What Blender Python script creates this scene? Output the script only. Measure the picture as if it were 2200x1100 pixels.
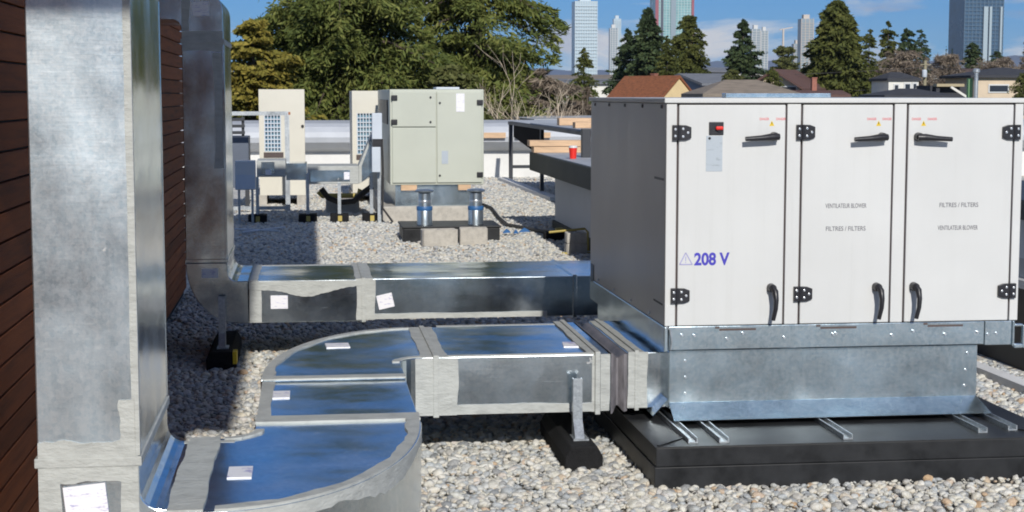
import bpy, bmesh, math, random
import numpy as np
from mathutils import Vector, Matrix

S = bpy.context.scene
for o in list(bpy.data.objects):
    bpy.data.objects.remove(o)
random.seed(7)
RNG = np.random.default_rng(7)

# ------------------------------------------------------------------ camera
FPX, CX, CY, EYE = 3500.0, 1100.0, 550.0, 1.65
PITCH = math.atan(347 / FPX)
YAW = math.atan(440 / math.hypot(FPX, 347))
cam_d = bpy.data.cameras.new('camera')
cam_d.sensor_width = 36.0
cam_d.lens = 36.0 * FPX / 2200.0
cam_d.clip_start = 0.05
cam_d.clip_end = 40000
cam = bpy.data.objects.new('camera', cam_d)
S.collection.objects.link(cam)
cam.location = (0, 0, EYE)
cam.rotation_euler = (math.pi / 2 - PITCH, 0, -YAW)
S.camera = cam

# ------------------------------------------------------------------ sky, sun, exposure
SUN_TO = Vector((0.05, -1.0, 0.56)).normalized()          # direction towards the sun
SUN_EL = math.asin(SUN_TO.z)
SUN_AZ = math.atan2(SUN_TO.x, SUN_TO.y)
W = bpy.data.worlds.new('World')
S.world = W
W.use_nodes = True
nt = W.node_tree
nt.nodes.clear()
n_out = nt.nodes.new('ShaderNodeOutputWorld')
n_bg = nt.nodes.new('ShaderNodeBackground')
n_sky = nt.nodes.new('ShaderNodeTexSky')
n_sky.sky_type = 'NISHITA'
n_sky.sun_disc = False
n_sky.sun_elevation = SUN_EL
n_sky.sun_rotation = SUN_AZ
n_sky.altitude = 100
n_sky.air_density = 1.0
n_sky.dust_density = 0.0
n_sky.ozone_density = 3.0
n_tc = nt.nodes.new('ShaderNodeTexCoord')
n_map = nt.nodes.new('ShaderNodeMapping')
n_map.inputs['Scale'].default_value = (1.0, 1.0, 3.2)
n_map.inputs['Location'].default_value = (3.0608, 5.9452, 1.3485)
n_noi = nt.nodes.new('ShaderNodeTexNoise')
n_noi.inputs['Scale'].default_value = 7.0
n_noi.inputs['Detail'].default_value = 7
n_noi.inputs['Roughness'].default_value = 0.56
n_noi.inputs['Distortion'].default_value = 0.35
n_rmp = nt.nodes.new('ShaderNodeValToRGB')
n_rmp.color_ramp.elements[0].position = 0.515
n_rmp.color_ramp.elements[1].position = 0.60
n_noi2 = nt.nodes.new('ShaderNodeTexNoise')
n_noi2.inputs['Scale'].default_value = 9.0
n_noi2.inputs['Detail'].default_value = 6
n_cc = nt.nodes.new('ShaderNodeValToRGB')
n_cc.color_ramp.elements[0].position = 0.38
n_cc.color_ramp.elements[0].color = (6.0, 7.6, 11.5, 1)
n_cc.color_ramp.elements[1].position = 0.57
n_cc.color_ramp.elements[1].color = (15.0, 15.4, 16.2, 1)
n_tint = nt.nodes.new('ShaderNodeMix')
n_tint.data_type = 'RGBA'
n_tint.blend_type = 'MULTIPLY'
n_tint.inputs[0].default_value = 1.0
n_tint.inputs[7].default_value = (0.36, 0.98, 1.66, 1)
n_mix = nt.nodes.new('ShaderNodeMix')
n_mix.data_type = 'RGBA'
L = nt.links.new
n_up = nt.nodes.new('ShaderNodeVectorMath')
n_up.operation = 'ADD'
n_up.inputs[1].default_value = (0, 0, 0.05)
n_nm = nt.nodes.new('ShaderNodeVectorMath')
n_nm.operation = 'NORMALIZE'
L(n_tc.outputs['Generated'], n_up.inputs[0])
L(n_up.outputs[0], n_nm.inputs[0])
L(n_nm.outputs[0], n_sky.inputs['Vector'])
L(n_tc.outputs['Generated'], n_map.inputs[0])
L(n_map.outputs[0], n_noi.inputs['Vector'])
L(n_map.outputs[0], n_noi2.inputs['Vector'])
L(n_noi.outputs[0], n_rmp.inputs[0])
L(n_noi2.outputs[0], n_cc.inputs[0])
L(n_rmp.outputs[0], n_mix.inputs[0])
L(n_sky.outputs[0], n_tint.inputs[6])
L(n_tint.outputs[2], n_mix.inputs[6])
L(n_cc.outputs[0], n_mix.inputs[7])
L(n_mix.outputs[2], n_bg.inputs['Color'])
n_bg.inputs['Strength'].default_value = 0.058
L(n_bg.outputs[0], n_out.inputs[0])

sun_d = bpy.data.lights.new('sun', 'SUN')
sun_d.energy = 5.0
sun_d.angle = math.radians(0.53)
sun_d.color = (1.0, 0.965, 0.90)
sun = bpy.data.objects.new('sun', sun_d)
S.collection.objects.link(sun)
sun.location = (0, -20, 20)
sun.rotation_euler = (-SUN_TO).to_track_quat('-Z', 'Y').to_euler()

S.view_settings.view_transform = 'Standard'
S.view_settings.look = 'None'
S.view_settings.gamma = 1.0
S.view_settings.exposure = -0.3
S.view_settings.use_curve_mapping = False
S.cycles.use_denoising = True
S.cycles.max_bounces = 6
S.cycles.filter_width = 1.9

# ------------------------------------------------------------------ helpers
_cp, _sp, _cy, _sy = math.cos(PITCH), math.sin(PITCH), math.cos(YAW), math.sin(YAW)


def ray(px, py):
    a, b = (px - CX) / FPX, -(py - CY) / FPX
    return Vector((_sy * _cp + a * _cy + b * _sy * _sp, _cy * _cp - a * _sy + b * _cy * _sp, -_sp + b * _cp))


def at(px, py, Y):
    d = ray(px, py)
    return Vector((0, 0, EYE)) + d * (Y / d.y)


def atz(px, py, z):
    d = ray(px, py)
    return Vector((0, 0, EYE)) + d * ((z - EYE) / d.z)


def world_loc(o):
    p = Vector((0, 0, 0))
    while o is not None:
        p += o.location
        o = o.parent
    return p


def tag(o, label=None, cat=None, group=None, kind=None):
    if label:
        o['label'] = label
    if cat:
        o['category'] = cat
    if group:
        o['group'] = group
    if kind:
        o['kind'] = kind
    return o


def thing(name, loc, label, cat, group=None):
    o = bpy.data.objects.new(name, None)
    o.empty_display_size = 0.1
    o.location = loc
    S.collection.objects.link(o)
    return tag(o, label, cat, group)


class MB:
    """collects shapes in world coordinates; build() links them as ONE mesh object"""

    def __init__(self):
        self.v, self.f, self.m = [], [], []

    def add(self, vs, fs, mi=0):
        b = len(self.v)
        self.v += [tuple(p) for p in vs]
        self.f += [tuple(b + i for i in f) for f in fs]
        self.m += [mi] * len(fs)
        return self

    def box(self, x0, x1, y0, y1, z0, z1, mi=0):
        return self.add([(x0, y0, z0), (x1, y0, z0), (x1, y1, z0), (x0, y1, z0), (x0, y0, z1), (x1, y0, z1), (x1, y1, z1), (x0, y1, z1)],
                        [(0, 3, 2, 1), (4, 5, 6, 7), (0, 1, 5, 4), (1, 2, 6, 5), (2, 3, 7, 6), (3, 0, 4, 7)], mi)

    def bar(self, a, b, w, h=None, mi=0, up=(0, 0, 1)):
        a, b = Vector(a), Vector(b)
        h = w if h is None else h
        d = (b - a).normalized()
        u = Vector(up)
        if abs(d.dot(u)) > 0.98:
            u = Vector((0, 1, 0))
        s = d.cross(u).normalized()
        t = s.cross(d).normalized()
        vs = []
        for p in (a, b):
            for i, j in ((-1, -1), (1, -1), (1, 1), (-1, 1)):
                vs.append(p + s * (i * w / 2) + t * (j * h / 2))
        return self.add(vs, [(3, 2, 1, 0), (4, 5, 6, 7), (0, 1, 5, 4), (1, 2, 6, 5), (2, 3, 7, 6), (3, 0, 4, 7)], mi)

    def tube(self, pts, r, n=10, mi=0, cap=True):
        pts = [Vector(p) for p in pts]
        rs = r if isinstance(r, (list, tuple)) else [r] * len(pts)
        vs, fs = [], []
        u = None
        for i, p in enumerate(pts):
            d = (pts[min(i + 1, len(pts) - 1)] - pts[max(i - 1, 0)]).normalized()
            if u is None:
                u = d.orthogonal().normalized()
            else:
                u = (u - d * u.dot(d))
                u = u.normalized() if u.length > 1e-6 else d.orthogonal().normalized()
            w = d.cross(u)
            for k in range(n):
                a = 2 * math.pi * k / n
                vs.append(p + (u * math.cos(a) + w * math.sin(a)) * rs[i])
        for i in range(len(pts) - 1):
            for k in range(n):
                k2 = (k + 1) % n
                fs.append((i * n + k, i * n + k2, (i + 1) * n + k2, (i + 1) * n + k))
        if cap:
            fs.append(tuple(range(n - 1, -1, -1)))
            fs.append(tuple((len(pts) - 1) * n + k for k in range(n)))
        return self.add(vs, fs, mi)

    def lathe(self, c, prof, n=16, mi=0):
        vs, fs = [], []
        for r, z in prof:
            for k in range(n):
                a = 2 * math.pi * k / n
                vs.append((c[0] + r * math.cos(a), c[1] + r * math.sin(a), c[2] + z))
        for i in range(len(prof) - 1):
            for k in range(n):
                k2 = (k + 1) % n
                fs.append((i * n + k, i * n + k2, (i + 1) * n + k2, (i + 1) * n + k))
        fs.append(tuple(range(n - 1, -1, -1)))
        fs.append(tuple((len(prof) - 1) * n + k for k in range(n)))
        return self.add(vs, fs, mi)

    def prism(self, poly, axis, d0, d1, mi=0):
        """poly: 2-D outline; axis 'z' -> (x,y), 'y' -> (x,z), 'x' -> (y,z)"""
        def P(p, d):
            return {'z': (p[0], p[1], d), 'y': (p[0], d, p[1]), 'x': (d, p[0], p[1])}[axis]
        n = len(poly)
        vs = [P(p, d0) for p in poly] + [P(p, d1) for p in poly]
        fs = [tuple(range(n - 1, -1, -1)), tuple(range(n, 2 * n))]
        fs += [(i, (i + 1) % n, n + (i + 1) % n, n + i) for i in range(n)]
        return self.add(vs, fs, mi)

    def build(self, name, mats, parent=None, bevel=0, smooth=False, seg=2):
        org = world_loc(parent) if parent is not None else None
        va = np.array(self.v, dtype=float)
        if parent is None:
            org = Vector(((va[:, 0].min() + va[:, 0].max()) / 2, (va[:, 1].min() + va[:, 1].max()) / 2, va[:, 2].min()))
        va = va - np.array(org)
        me = bpy.data.meshes.new(name)
        me.from_pydata(va.tolist(), [], self.f)
        for m in (mats if isinstance(mats, (list, tuple)) else [mats]):
            me.materials.append(m)
        me.polygons.foreach_set('material_index', self.m)
        bm = bmesh.new()
        bm.from_mesh(me)
        bmesh.ops.recalc_face_normals(bm, faces=bm.faces)
        bm.to_mesh(me)
        bm.free()
        if smooth:
            me.polygons.foreach_set('use_smooth', [True] * len(me.polygons))
        me.update()
        o = bpy.data.objects.new(name, me)
        S.collection.objects.link(o)
        if parent is not None:
            o.parent = parent
        else:
            o.location = org
        if bevel:
            b = o.modifiers.new('bevel', 'BEVEL')
            b.width = bevel
            b.segments = seg
            b.limit_method = 'ANGLE'
            b.angle_limit = math.radians(40)
        if smooth and bevel == 0:
            try:
                me.set_sharp_from_angle(angle=math.radians(40))
            except Exception:
                pass
        return o


def quick(name, mat, parent, *boxes, bevel=0):
    m = MB()
    for b in boxes:
        m.box(*b)
    return m.build(name, mat, parent, bevel)


# ------------------------------------------------------------------ materials
def new_mat(name):
    m = bpy.data.materials.new(name)
    m.use_nodes = True
    t = m.node_tree
    return m, t, t.nodes['Principled BSDF']


def N(t, kind, **kw):
    n = t.nodes.new(kind)
    for k, v in kw.items():
        if k in n.inputs:
            n.inputs[k].default_value = v
        else:
            setattr(n, k, v)
    return n


def ramp(t, stops):
    r = t.nodes.new('ShaderNodeValToRGB')
    e = r.color_ramp.elements
    e[0].position, e[0].color = stops[0][0], (*stops[0][1], 1)
    e[1].position, e[1].color = stops[-1][0], (*stops[-1][1], 1)
    for p, c in stops[1:-1]:
        x = e.new(p)
        x.color = (*c, 1)
    return r


def obj_coord(t, scale=(1, 1, 1)):
    tc = t.nodes.new('ShaderNodeTexCoord')
    mp = t.nodes.new('ShaderNodeMapping')
    mp.inputs['Scale'].default_value = scale
    t.links.new(tc.outputs['Object'], mp.inputs[0])
    return mp.outputs[0]


def paint(name, col, rough=0.45, var=0.06, scale=2.0, bump=0.0, metal=0.0, spec=0.5, stretch=(1, 1, 1), bscale=60):
    m, t, b = new_mat(name)
    co = obj_coord(t, stretch)
    n = N(t, 'ShaderNodeTexNoise', Scale=scale, Detail=6, Roughness=0.62)
    t.links.new(co, n.inputs['Vector'])
    lo = tuple(max(0, c * (1 - var * 2)) for c in col)
    hi = tuple(min(1, c * (1 + var * 1.4)) for c in col)
    r = ramp(t, [(0.25, lo), (0.5, col), (0.78, hi)])
    t.links.new(n.outputs[0], r.inputs[0])
    t.links.new(r.outputs[0], b.inputs['Base Color'])
    mr = N(t, 'ShaderNodeMapRange')
    mr.inputs['To Min'].default_value = max(0.05, rough - 0.12)
    mr.inputs['To Max'].default_value = min(1, rough + 0.12)
    t.links.new(n.outputs[0], mr.inputs[0])
    t.links.new(mr.outputs[0], b.inputs['Roughness'])
    b.inputs['Metallic'].default_value = metal
    b.inputs['Specular IOR Level'].default_value = spec
    if bump:
        n2 = N(t, 'ShaderNodeTexNoise', Scale=bscale, Detail=4)
        t.links.new(co, n2.inputs['Vector'])
        bp = N(t, 'ShaderNodeBump', Strength=bump, Distance=0.01)
        t.links.new(n2.outputs[0], bp.inputs['Height'])
        t.links.new(bp.outputs[0], b.inputs['Normal'])
    return m


def galvanized(name, base=(0.64, 0.71, 0.76), rough=(0.08, 0.27), metal=1.0, wave=0.05, scratches=True):
    m, t, b = new_mat(name)
    lk = t.links.new
    co = obj_coord(t)
    # zinc spangle
    vo = N(t, 'ShaderNodeTexVoronoi', Scale=75.0, Randomness=1.0)
    lk(co, vo.inputs['Vector'])
    sp = N(t, 'ShaderNodeSeparateColor')
    lk(vo.outputs['Color'], sp.inputs[0])
    # cloudy oxidation
    n1 = N(t, 'ShaderNodeTexNoise', Scale=3.2, Detail=9, Roughness=0.66, Distortion=0.4)
    lk(co, n1.inputs['Vector'])
    # rolling streaks / handling scratches
    mp = N(t, 'ShaderNodeMapping')
    mp.inputs['Scale'].default_value = (9, 9, 140)
    mp.inputs['Rotation'].default_value = (0.12, 0.16, 0)
    lk(co, mp.inputs[0])
    n2 = N(t, 'ShaderNodeTexNoise', Scale=1.0, Detail=6, Roughness=0.7)
    lk(mp.outputs[0], n2.inputs['Vector'])
    n5 = N(t, 'ShaderNodeTexNoise', Scale=150.0, Detail=3, Roughness=0.8)
    lk(co, n5.inputs['Vector'])
    mp6 = N(t, 'ShaderNodeMapping')
    mp6.inputs['Scale'].default_value = (60, 60, 5)
    lk(co, mp6.inputs[0])
    n6 = N(t, 'ShaderNodeTexNoise', Scale=1.0, Detail=5, Roughness=0.7)
    lk(mp6.outputs[0], n6.inputs['Vector'])
    r1 = ramp(t, [(0.28, tuple(c * 0.80 for c in base)), (0.52, base), (0.75, tuple(min(1, c * 1.14) for c in base))])
    lk(n1.outputs[0], r1.inputs[0])
    mx = N(t, 'ShaderNodeMix', data_type='RGBA', blend_type='OVERLAY')
    mx.inputs[0].default_value = 0.15
    lk(r1.outputs[0], mx.inputs[6])
    lk(sp.outputs[0], mx.inputs[7])
    for src, fac in ((n5, 0.42), (n6, 0.30)):
        mq = N(t, 'ShaderNodeMix', data_type='RGBA', blend_type='OVERLAY')
        mq.inputs[0].default_value = fac
        lk(mx.outputs[2], mq.inputs[6])
        lk(src.outputs[0], mq.inputs[7])
        mx = mq
    mx2 = N(t, 'ShaderNodeMix', data_type='RGBA', blend_type='MIX')
    r2 = ramp(t, [(0.62, (0, 0, 0)), (0.74, (1, 1, 1))])
    lk(n2.outputs[0], r2.inputs[0])
    ml = N(t, 'ShaderNodeMath', operation='MULTIPLY')
    ml.inputs[1].default_value = 0.45 if scratches else 0.0
    lk(r2.outputs[0], ml.inputs[0])
    lk(ml.outputs[0], mx2.inputs[0])
    lk(mx.outputs[2], mx2.inputs[6])
    mx2.inputs[7].default_value = (0.70, 0.74, 0.76, 1)
    vs_ = N(t, 'ShaderNodeTexVoronoi', Scale=11.0)
    mpv = N(t, 'ShaderNodeMapping')
    mpv.inputs['Scale'].default_value = (0.75, 1.0, 1.0)
    mpv.inputs['Rotation'].default_value = (0.4, 0.3, 0.5)
    lk(co, mpv.inputs[0])
    nd = N(t, 'ShaderNodeTexNoise', Scale=40.0, Detail=3)
    lk(co, nd.inputs['Vector'])
    va = N(t, 'ShaderNodeMix', data_type='VECTOR')
    va.inputs[0].default_value = 0.05
    lk(mpv.outputs[0], va.inputs[4])
    lk(nd.outputs['Color'], va.inputs[5])
    lk(va.outputs[1], vs_.inputs['Vector'])
    sv = N(t, 'ShaderNodeSeparateColor')
    lk(vs_.outputs['Color'], sv.inputs[0])
    th = N(t, 'ShaderNodeMath', operation='MULTIPLY')
    lk(sv.outputs[0], th.inputs[0])
    th.inputs[1].default_value = 0.13
    lt = N(t, 'ShaderNodeMath', operation='LESS_THAN')
    lk(vs_.outputs['Distance'], lt.inputs[0])
    lk(th.outputs[0], lt.inputs[1])
    gt = N(t, 'ShaderNodeMath', operation='GREATER_THAN')
    lk(sv.outputs[1], gt.inputs[0])
    gt.inputs[1].default_value = 0.66
    dot = N(t, 'ShaderNodeMath', operation='MULTIPLY')
    lk(lt.outputs[0], dot.inputs[0])
    lk(gt.outputs[0], dot.inputs[1])
    dm = N(t, 'ShaderNodeMath', operation='MULTIPLY')
    lk(dot.outputs[0], dm.inputs[0])
    dm.inputs[1].default_value = 0.75 if scratches else 0.0
    mx3 = N(t, 'ShaderNodeMix', data_type='RGBA')
    lk(dm.outputs[0], mx3.inputs[0])
    lk(mx2.outputs[2], mx3.inputs[6])
    mx3.inputs[7].default_value = (0.72, 0.72, 0.70, 1)
    lk(mx3.outputs[2], b.inputs['Base Color'])
    mlx = N(t, 'ShaderNodeMath', operation='MAXIMUM')
    lk(ml.outputs[0], mlx.inputs[0])
    lk(dm.outputs[0], mlx.inputs[1])
    ml = mlx
    ad0 = N(t, 'ShaderNodeMath', operation='MULTIPLY_ADD')
    lk(n5.outputs[0], ad0.inputs[0])
    ad0.inputs[1].default_value = 0.35
    lk(n1.outputs[0], ad0.inputs[2])
    ad = N(t, 'ShaderNodeMath', operation='SUBTRACT')
    lk(ad0.outputs[0], ad.inputs[0])
    ad.inputs[1].default_value = 0.06
    mr = N(t, 'ShaderNodeMapRange')
    mr.inputs['From Min'].default_value = 0.3
    mr.inputs['From Max'].default_value = 0.95
    mr.inputs['To Min'].default_value = rough[0]
    mr.inputs['To Max'].default_value = rough[1]
    lk(ad.outputs[0], mr.inputs[0])
    lk(mr.outputs[0], b.inputs['Roughness'])
    mm = N(t, 'ShaderNodeMath', operation='MULTIPLY_ADD')
    lk(ml.outputs[0], mm.inputs[0])
    mm.inputs[1].default_value = -0.55
    mm.inputs[2].default_value = metal
    lk(mm.outputs[0], b.inputs['Metallic'])
    n3 = N(t, 'ShaderNodeTexNoise', Scale=2.3, Detail=2, Roughness=0.4)
    lk(co, n3.inputs['Vector'])
    bp = N(t, 'ShaderNodeBump', Strength=1.0, Distance=wave)
    lk(n3.outputs[0], bp.inputs['Height'])
    bp2 = N(t, 'ShaderNodeBump', Strength=0.10, Distance=0.002)
    lk(n2.outputs[0], bp2.inputs['Height'])
    lk(bp.outputs[0], bp2.inputs['Normal'])
    lk(bp2.outputs[0], b.inputs['Normal'])
    return m


GALV = galvanized('galvanized_duct', wave=0.012)
GALV_R = galvanized('rough_galvanized_riser', base=(0.64, 0.72, 0.77), rough=(0.25, 0.42), metal=0.95, wave=0.014)  # rougher copy of the duct metal so sunlit faces come out brighter
GALV_D = galvanized('galvanized_strut', base=(0.50, 0.53, 0.55), rough=(0.28, 0.5), metal=0.7, wave=0.0)
GALV_P = galvanized('galvanized_plenum', base=(0.58, 0.68, 0.74), rough=(0.14, 0.30), metal=0.93, wave=0.012)
SEAL = paint('duct_sealant', (0.44, 0.452, 0.43), rough=0.62, var=0.11, scale=12, bump=0.45, bscale=45, stretch=(1, 1, 2.6), spec=0.35)
WHITE = paint('white_enamel', (0.62, 0.62, 0.60), rough=0.38, var=0.02, scale=1.2)
def enamel(name, col, rough=0.36):
    m, t, b = new_mat(name)
    lk = t.links.new
    co = obj_coord(t)
    n1 = N(t, 'ShaderNodeTexNoise', Scale=1.4, Detail=5, Roughness=0.6)
    lk(co, n1.inputs['Vector'])
    mp = N(t, 'ShaderNodeMapping')
    mp.inputs['Scale'].default_value = (26, 26, 0.9)
    lk(co, mp.inputs[0])
    n2 = N(t, 'ShaderNodeTexNoise', Scale=1.0, Detail=6, Roughness=0.72)
    lk(mp.outputs[0], n2.inputs['Vector'])
    r1 = ramp(t, [(0.3, tuple(c * 0.94 for c in col)), (0.7, tuple(c * 1.03 for c in col))])
    lk(n1.outputs[0], r1.inputs[0])
    r2 = ramp(t, [(0.26, (0.80, 0.79, 0.76)), (0.42, (0.97, 0.97, 0.965)), (0.6, (1, 1, 1))])
    lk(n2.outputs[0], r2.inputs[0])
    mx = N(t, 'ShaderNodeMix', data_type='RGBA', blend_type='MULTIPLY')
    mx.inputs[0].default_value = 0.28
    lk(r1.outputs[0], mx.inputs[6])
    lk(r2.outputs[0], mx.inputs[7])
    lk(mx.outputs[2], b.inputs['Base Color'])
    mr = N(t, 'ShaderNodeMapRange')
    mr.inputs['To Min'].default_value = rough - 0.1
    mr.inputs['To Max'].default_value = rough + 0.14
    lk(n2.outputs[0], mr.inputs[0])
    lk(mr.outputs[0], b.inputs['Roughness'])
    n3 = N(t, 'ShaderNodeTexNoise', Scale=1.9, Detail=1)
    lk(co, n3.inputs['Vector'])
    bp = N(t, 'ShaderNodeBump', Strength=1.0, Distance=0.012)
    lk(n3.outputs[0], bp.inputs['Height'])
    lk(bp.outputs[0], b.inputs['Normal'])
    return m


WHITE = enamel('weathered_white_enamel', (0.63, 0.635, 0.625))
GASKET = paint('dark_gasket', (0.10, 0.075, 0.07), rough=0.8, var=0.1)
BLACKP = paint('black_plastic', (0.018, 0.018, 0.022), rough=0.38, var=0.1, bump=0.1)
RUBBER = paint('black_rubber', (0.016, 0.016, 0.017), rough=0.85, var=0.25, scale=30, bump=0.7, bscale=150, spec=0.2)
BOLT = paint('zinc_bolt', (0.72, 0.74, 0.76), rough=0.3, metal=0.8)
CHAR = paint('charcoal_flashing', (0.021, 0.022, 0.024), rough=0.5, var=0.38, scale=7, bump=0.12, bscale=6, spec=0.3)
CANVAS = paint('flex_canvas', (0.16, 0.15, 0.16), rough=0.5, var=0.3, scale=7, bump=0.5, bscale=14, stretch=(3, 1, 1))
RED = paint('red_plastic', (0.75, 0.03, 0.02), rough=0.35)
YEL = paint('yellow_print', (0.75, 0.52, 0.02), rough=0.5)
INK = paint('blue_violet_ink', (0.055, 0.045, 0.42), rough=0.5)
INKG = paint('grey_ink', (0.13, 0.13, 0.15), rough=0.5)
INKP = paint('pale_violet_ink', (0.34, 0.33, 0.55), rough=0.5)
REDINK = paint('red_ink', (0.72, 0.16, 0.18), rough=0.5)
CEDAR = paint('brown_cladding', (0.25, 0.080, 0.030), rough=0.75, var=0.25, scale=3, stretch=(1.5, 0.5, 9), bump=0.2, bscale=30, spec=0.12)
_t = CEDAR.node_tree
_oi = _t.nodes.new('ShaderNodeObjectInfo')
_hv = _t.nodes.new('ShaderNodeHueSaturation')
_mr = _t.nodes.new('ShaderNodeMapRange')
_mr.inputs['To Min'].default_value = 0.72
_mr.inputs['To Max'].default_value = 1.25
_src = _t.nodes['Principled BSDF'].inputs['Base Color'].links[0].from_socket
_t.links.new(_oi.outputs['Random'], _mr.inputs[0])
_t.links.new(_mr.outputs[0], _hv.inputs['Value'])
_t.links.new(_src, _hv.inputs['Color'])
_t.links.new(_hv.outputs[0], _t.nodes['Principled BSDF'].inputs['Base Color'])
SOFFIT = paint('dark_soffit', (0.018, 0.016, 0.016), rough=0.7)
SAGE = paint('sage_enamel', (0.50, 0.52, 0.445), rough=0.42, var=0.03)
CREAM = paint('cream_enamel', (0.66, 0.63, 0.54), rough=0.45, var=0.03)
CONC = paint('concrete', (0.46, 0.43, 0.38), rough=0.9, var=0.14, scale=14, bump=0.6)
MEMB = paint('white_membrane', (0.72, 0.71, 0.68), rough=0.7, var=0.05)
GREYM = paint('grey_membrane', (0.42, 0.44, 0.46), rough=0.55, var=0.08)
OLIVE = paint('olive_flashing', (0.045, 0.047, 0.038), rough=0.65, spec=0.25, var=0.1)
LUMBER = paint('fresh_lumber', (0.62, 0.42, 0.26), rough=0.75, var=0.16, scale=4, stretch=(1, 6, 12), bump=0.2)
STEEL = paint('dark_steel', (0.03, 0.033, 0.04), rough=0.5)
BOXGREY = paint('light_grey_box', (0.55, 0.60, 0.66), rough=0.4)
CABLE = paint('black_cable', (0.03, 0.028, 0.028), rough=0.6)
BLUET = paint('blue_tape', (0.03, 0.12, 0.30), rough=0.5)
YELGAS = paint('yellow_gas_paint', (0.44, 0.34, 0.09), rough=0.6, var=0.15)


def label_paper(name, col=(0.82, 0.81, 0.84), ink=(0.42, 0.40, 0.62)):
    m, t, b = new_mat(name)
    tc = t.nodes.new('ShaderNodeTexCoord')
    mp = N(t, 'ShaderNodeMapping')
    mp.inputs['Scale'].default_value = (22, 22, 90)
    t.links.new(tc.outputs['Object'], mp.inputs[0])
    n = N(t, 'ShaderNodeTexNoise', Scale=1.0, Detail=3, Roughness=0.7)
    t.links.new(mp.outputs[0], n.inputs['Vector'])
    r = ramp(t, [(0.34, ink), (0.44, col), (1.0, col)])
    t.links.new(n.outputs[0], r.inputs[0])
    t.links.new(r.outputs[0], b.inputs['Base Color'])
    b.inputs['Roughness'].default_value = 0.55
    return m


PAPER = label_paper('label_paper')
GREYLBL = label_paper('instruction_plate', (0.42, 0.47, 0.52), (0.32, 0.36, 0.40))


def gravel_mat(name, instanced=True):
    m, t, b = new_mat(name)
    stops = [(0.0, (0.60, 0.59, 0.53)), (0.12, (0.70, 0.67, 0.58)), (0.22, (0.40, 0.42, 0.43)), (0.34, (0.50, 0.52, 0.52)), (0.46, (0.72, 0.66, 0.54)),
             (0.54, (0.27, 0.28, 0.29)), (0.60, (0.36, 0.36, 0.35)), (0.65, (0.62, 0.59, 0.53)), (0.74, (0.76, 0.74, 0.67)), (0.82, (0.66, 0.60, 0.50)), (0.845, (0.52, 0.35, 0.20)), (0.87, (0.68, 0.60, 0.52)), (0.93, (0.48, 0.51, 0.52)), (1.0, (0.78, 0.75, 0.68))]
    r = ramp(t, stops)
    r.color_ramp.interpolation = 'LINEAR'
    if instanced:
        oi = t.nodes.new('ShaderNodeObjectInfo')
        t.links.new(oi.outputs['Random'], r.inputs[0])
        tc = t.nodes.new('ShaderNodeTexCoord')
        n = N(t, 'ShaderNodeTexNoise', Scale=2.5, Detail=5, Roughness=0.7)
        t.links.new(tc.outputs['Object'], n.inputs['Vector'])
        mx = N(t, 'ShaderNodeMix', data_type='RGBA', blend_type='OVERLAY')
        mx.inputs[0].default_value = 0.75
        t.links.new(r.outputs[0], mx.inputs[6])
        t.links.new(n.outputs[0], mx.inputs[7])
        t.links.new(mx.outputs[2], b.inputs['Base Color'])
        bp = N(t, 'ShaderNodeBump', Strength=0.35, Distance=0.2)
        t.links.new(n.outputs[0], bp.inputs['Height'])
        t.links.new(bp.outputs[0], b.inputs['Normal'])
    else:
        tc = t.nodes.new('ShaderNodeTexCoord')
        v = N(t, 'ShaderNodeTexVoronoi', Scale=26.0)
        t.links.new(tc.outputs['Object'], v.inputs['Vector'])
        sp = t.nodes.new('ShaderNodeSeparateColor')
        t.links.new(v.outputs['Color'], sp.inputs[0])
        t.links.new(sp.outputs[0], r.inputs[0])
        t.links.new(r.outputs[0], b.inputs['Base Color'])
        bp = N(t, 'ShaderNodeBump', Strength=1.0, Distance=0.02, invert=True)
        t.links.new(v.outputs['Distance'], bp.inputs['Height'])
        t.links.new(bp.outputs[0], b.inputs['Normal'])
    b.inputs['Roughness'].default_value = 0.8
    return m


# ------------------------------------------------------------------ ground, roof, gravel
GRASS = paint('street_ground', (0.10, 0.105, 0.07), rough=0.95, var=0.3, scale=0.05)
m = MB().add([(-4500, -900, -4), (4500, -900, -4), (4500, 6900, -4), (-4500, 6900, -4)], [(0, 1, 2, 3)])
tag(m.build('ground', GRASS), kind='structure')
ROOFX0, ROOFX1, ROOFY0, ROOFY1 = -14.0, 16.0, -14.0, 33.6
m = MB().box(ROOFX0, ROOFX1, ROOFY0, ROOFY1, -3.99, -0.055)
tag(m.build('roof_deck', paint('roof_block', (0.30, 0.29, 0.27), rough=0.9)), kind='structure')
m = MB().add([(ROOFX0, ROOFY0, -0.03), (ROOFX1, ROOFY0, -0.03), (ROOFX1, ROOFY1, -0.03), (ROOFX0, ROOFY1, -0.03)], [(0, 1, 2, 3)])
tag(m.build('gravel_bed', gravel_mat('gravel_bed', False)), kind='structure')


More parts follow.
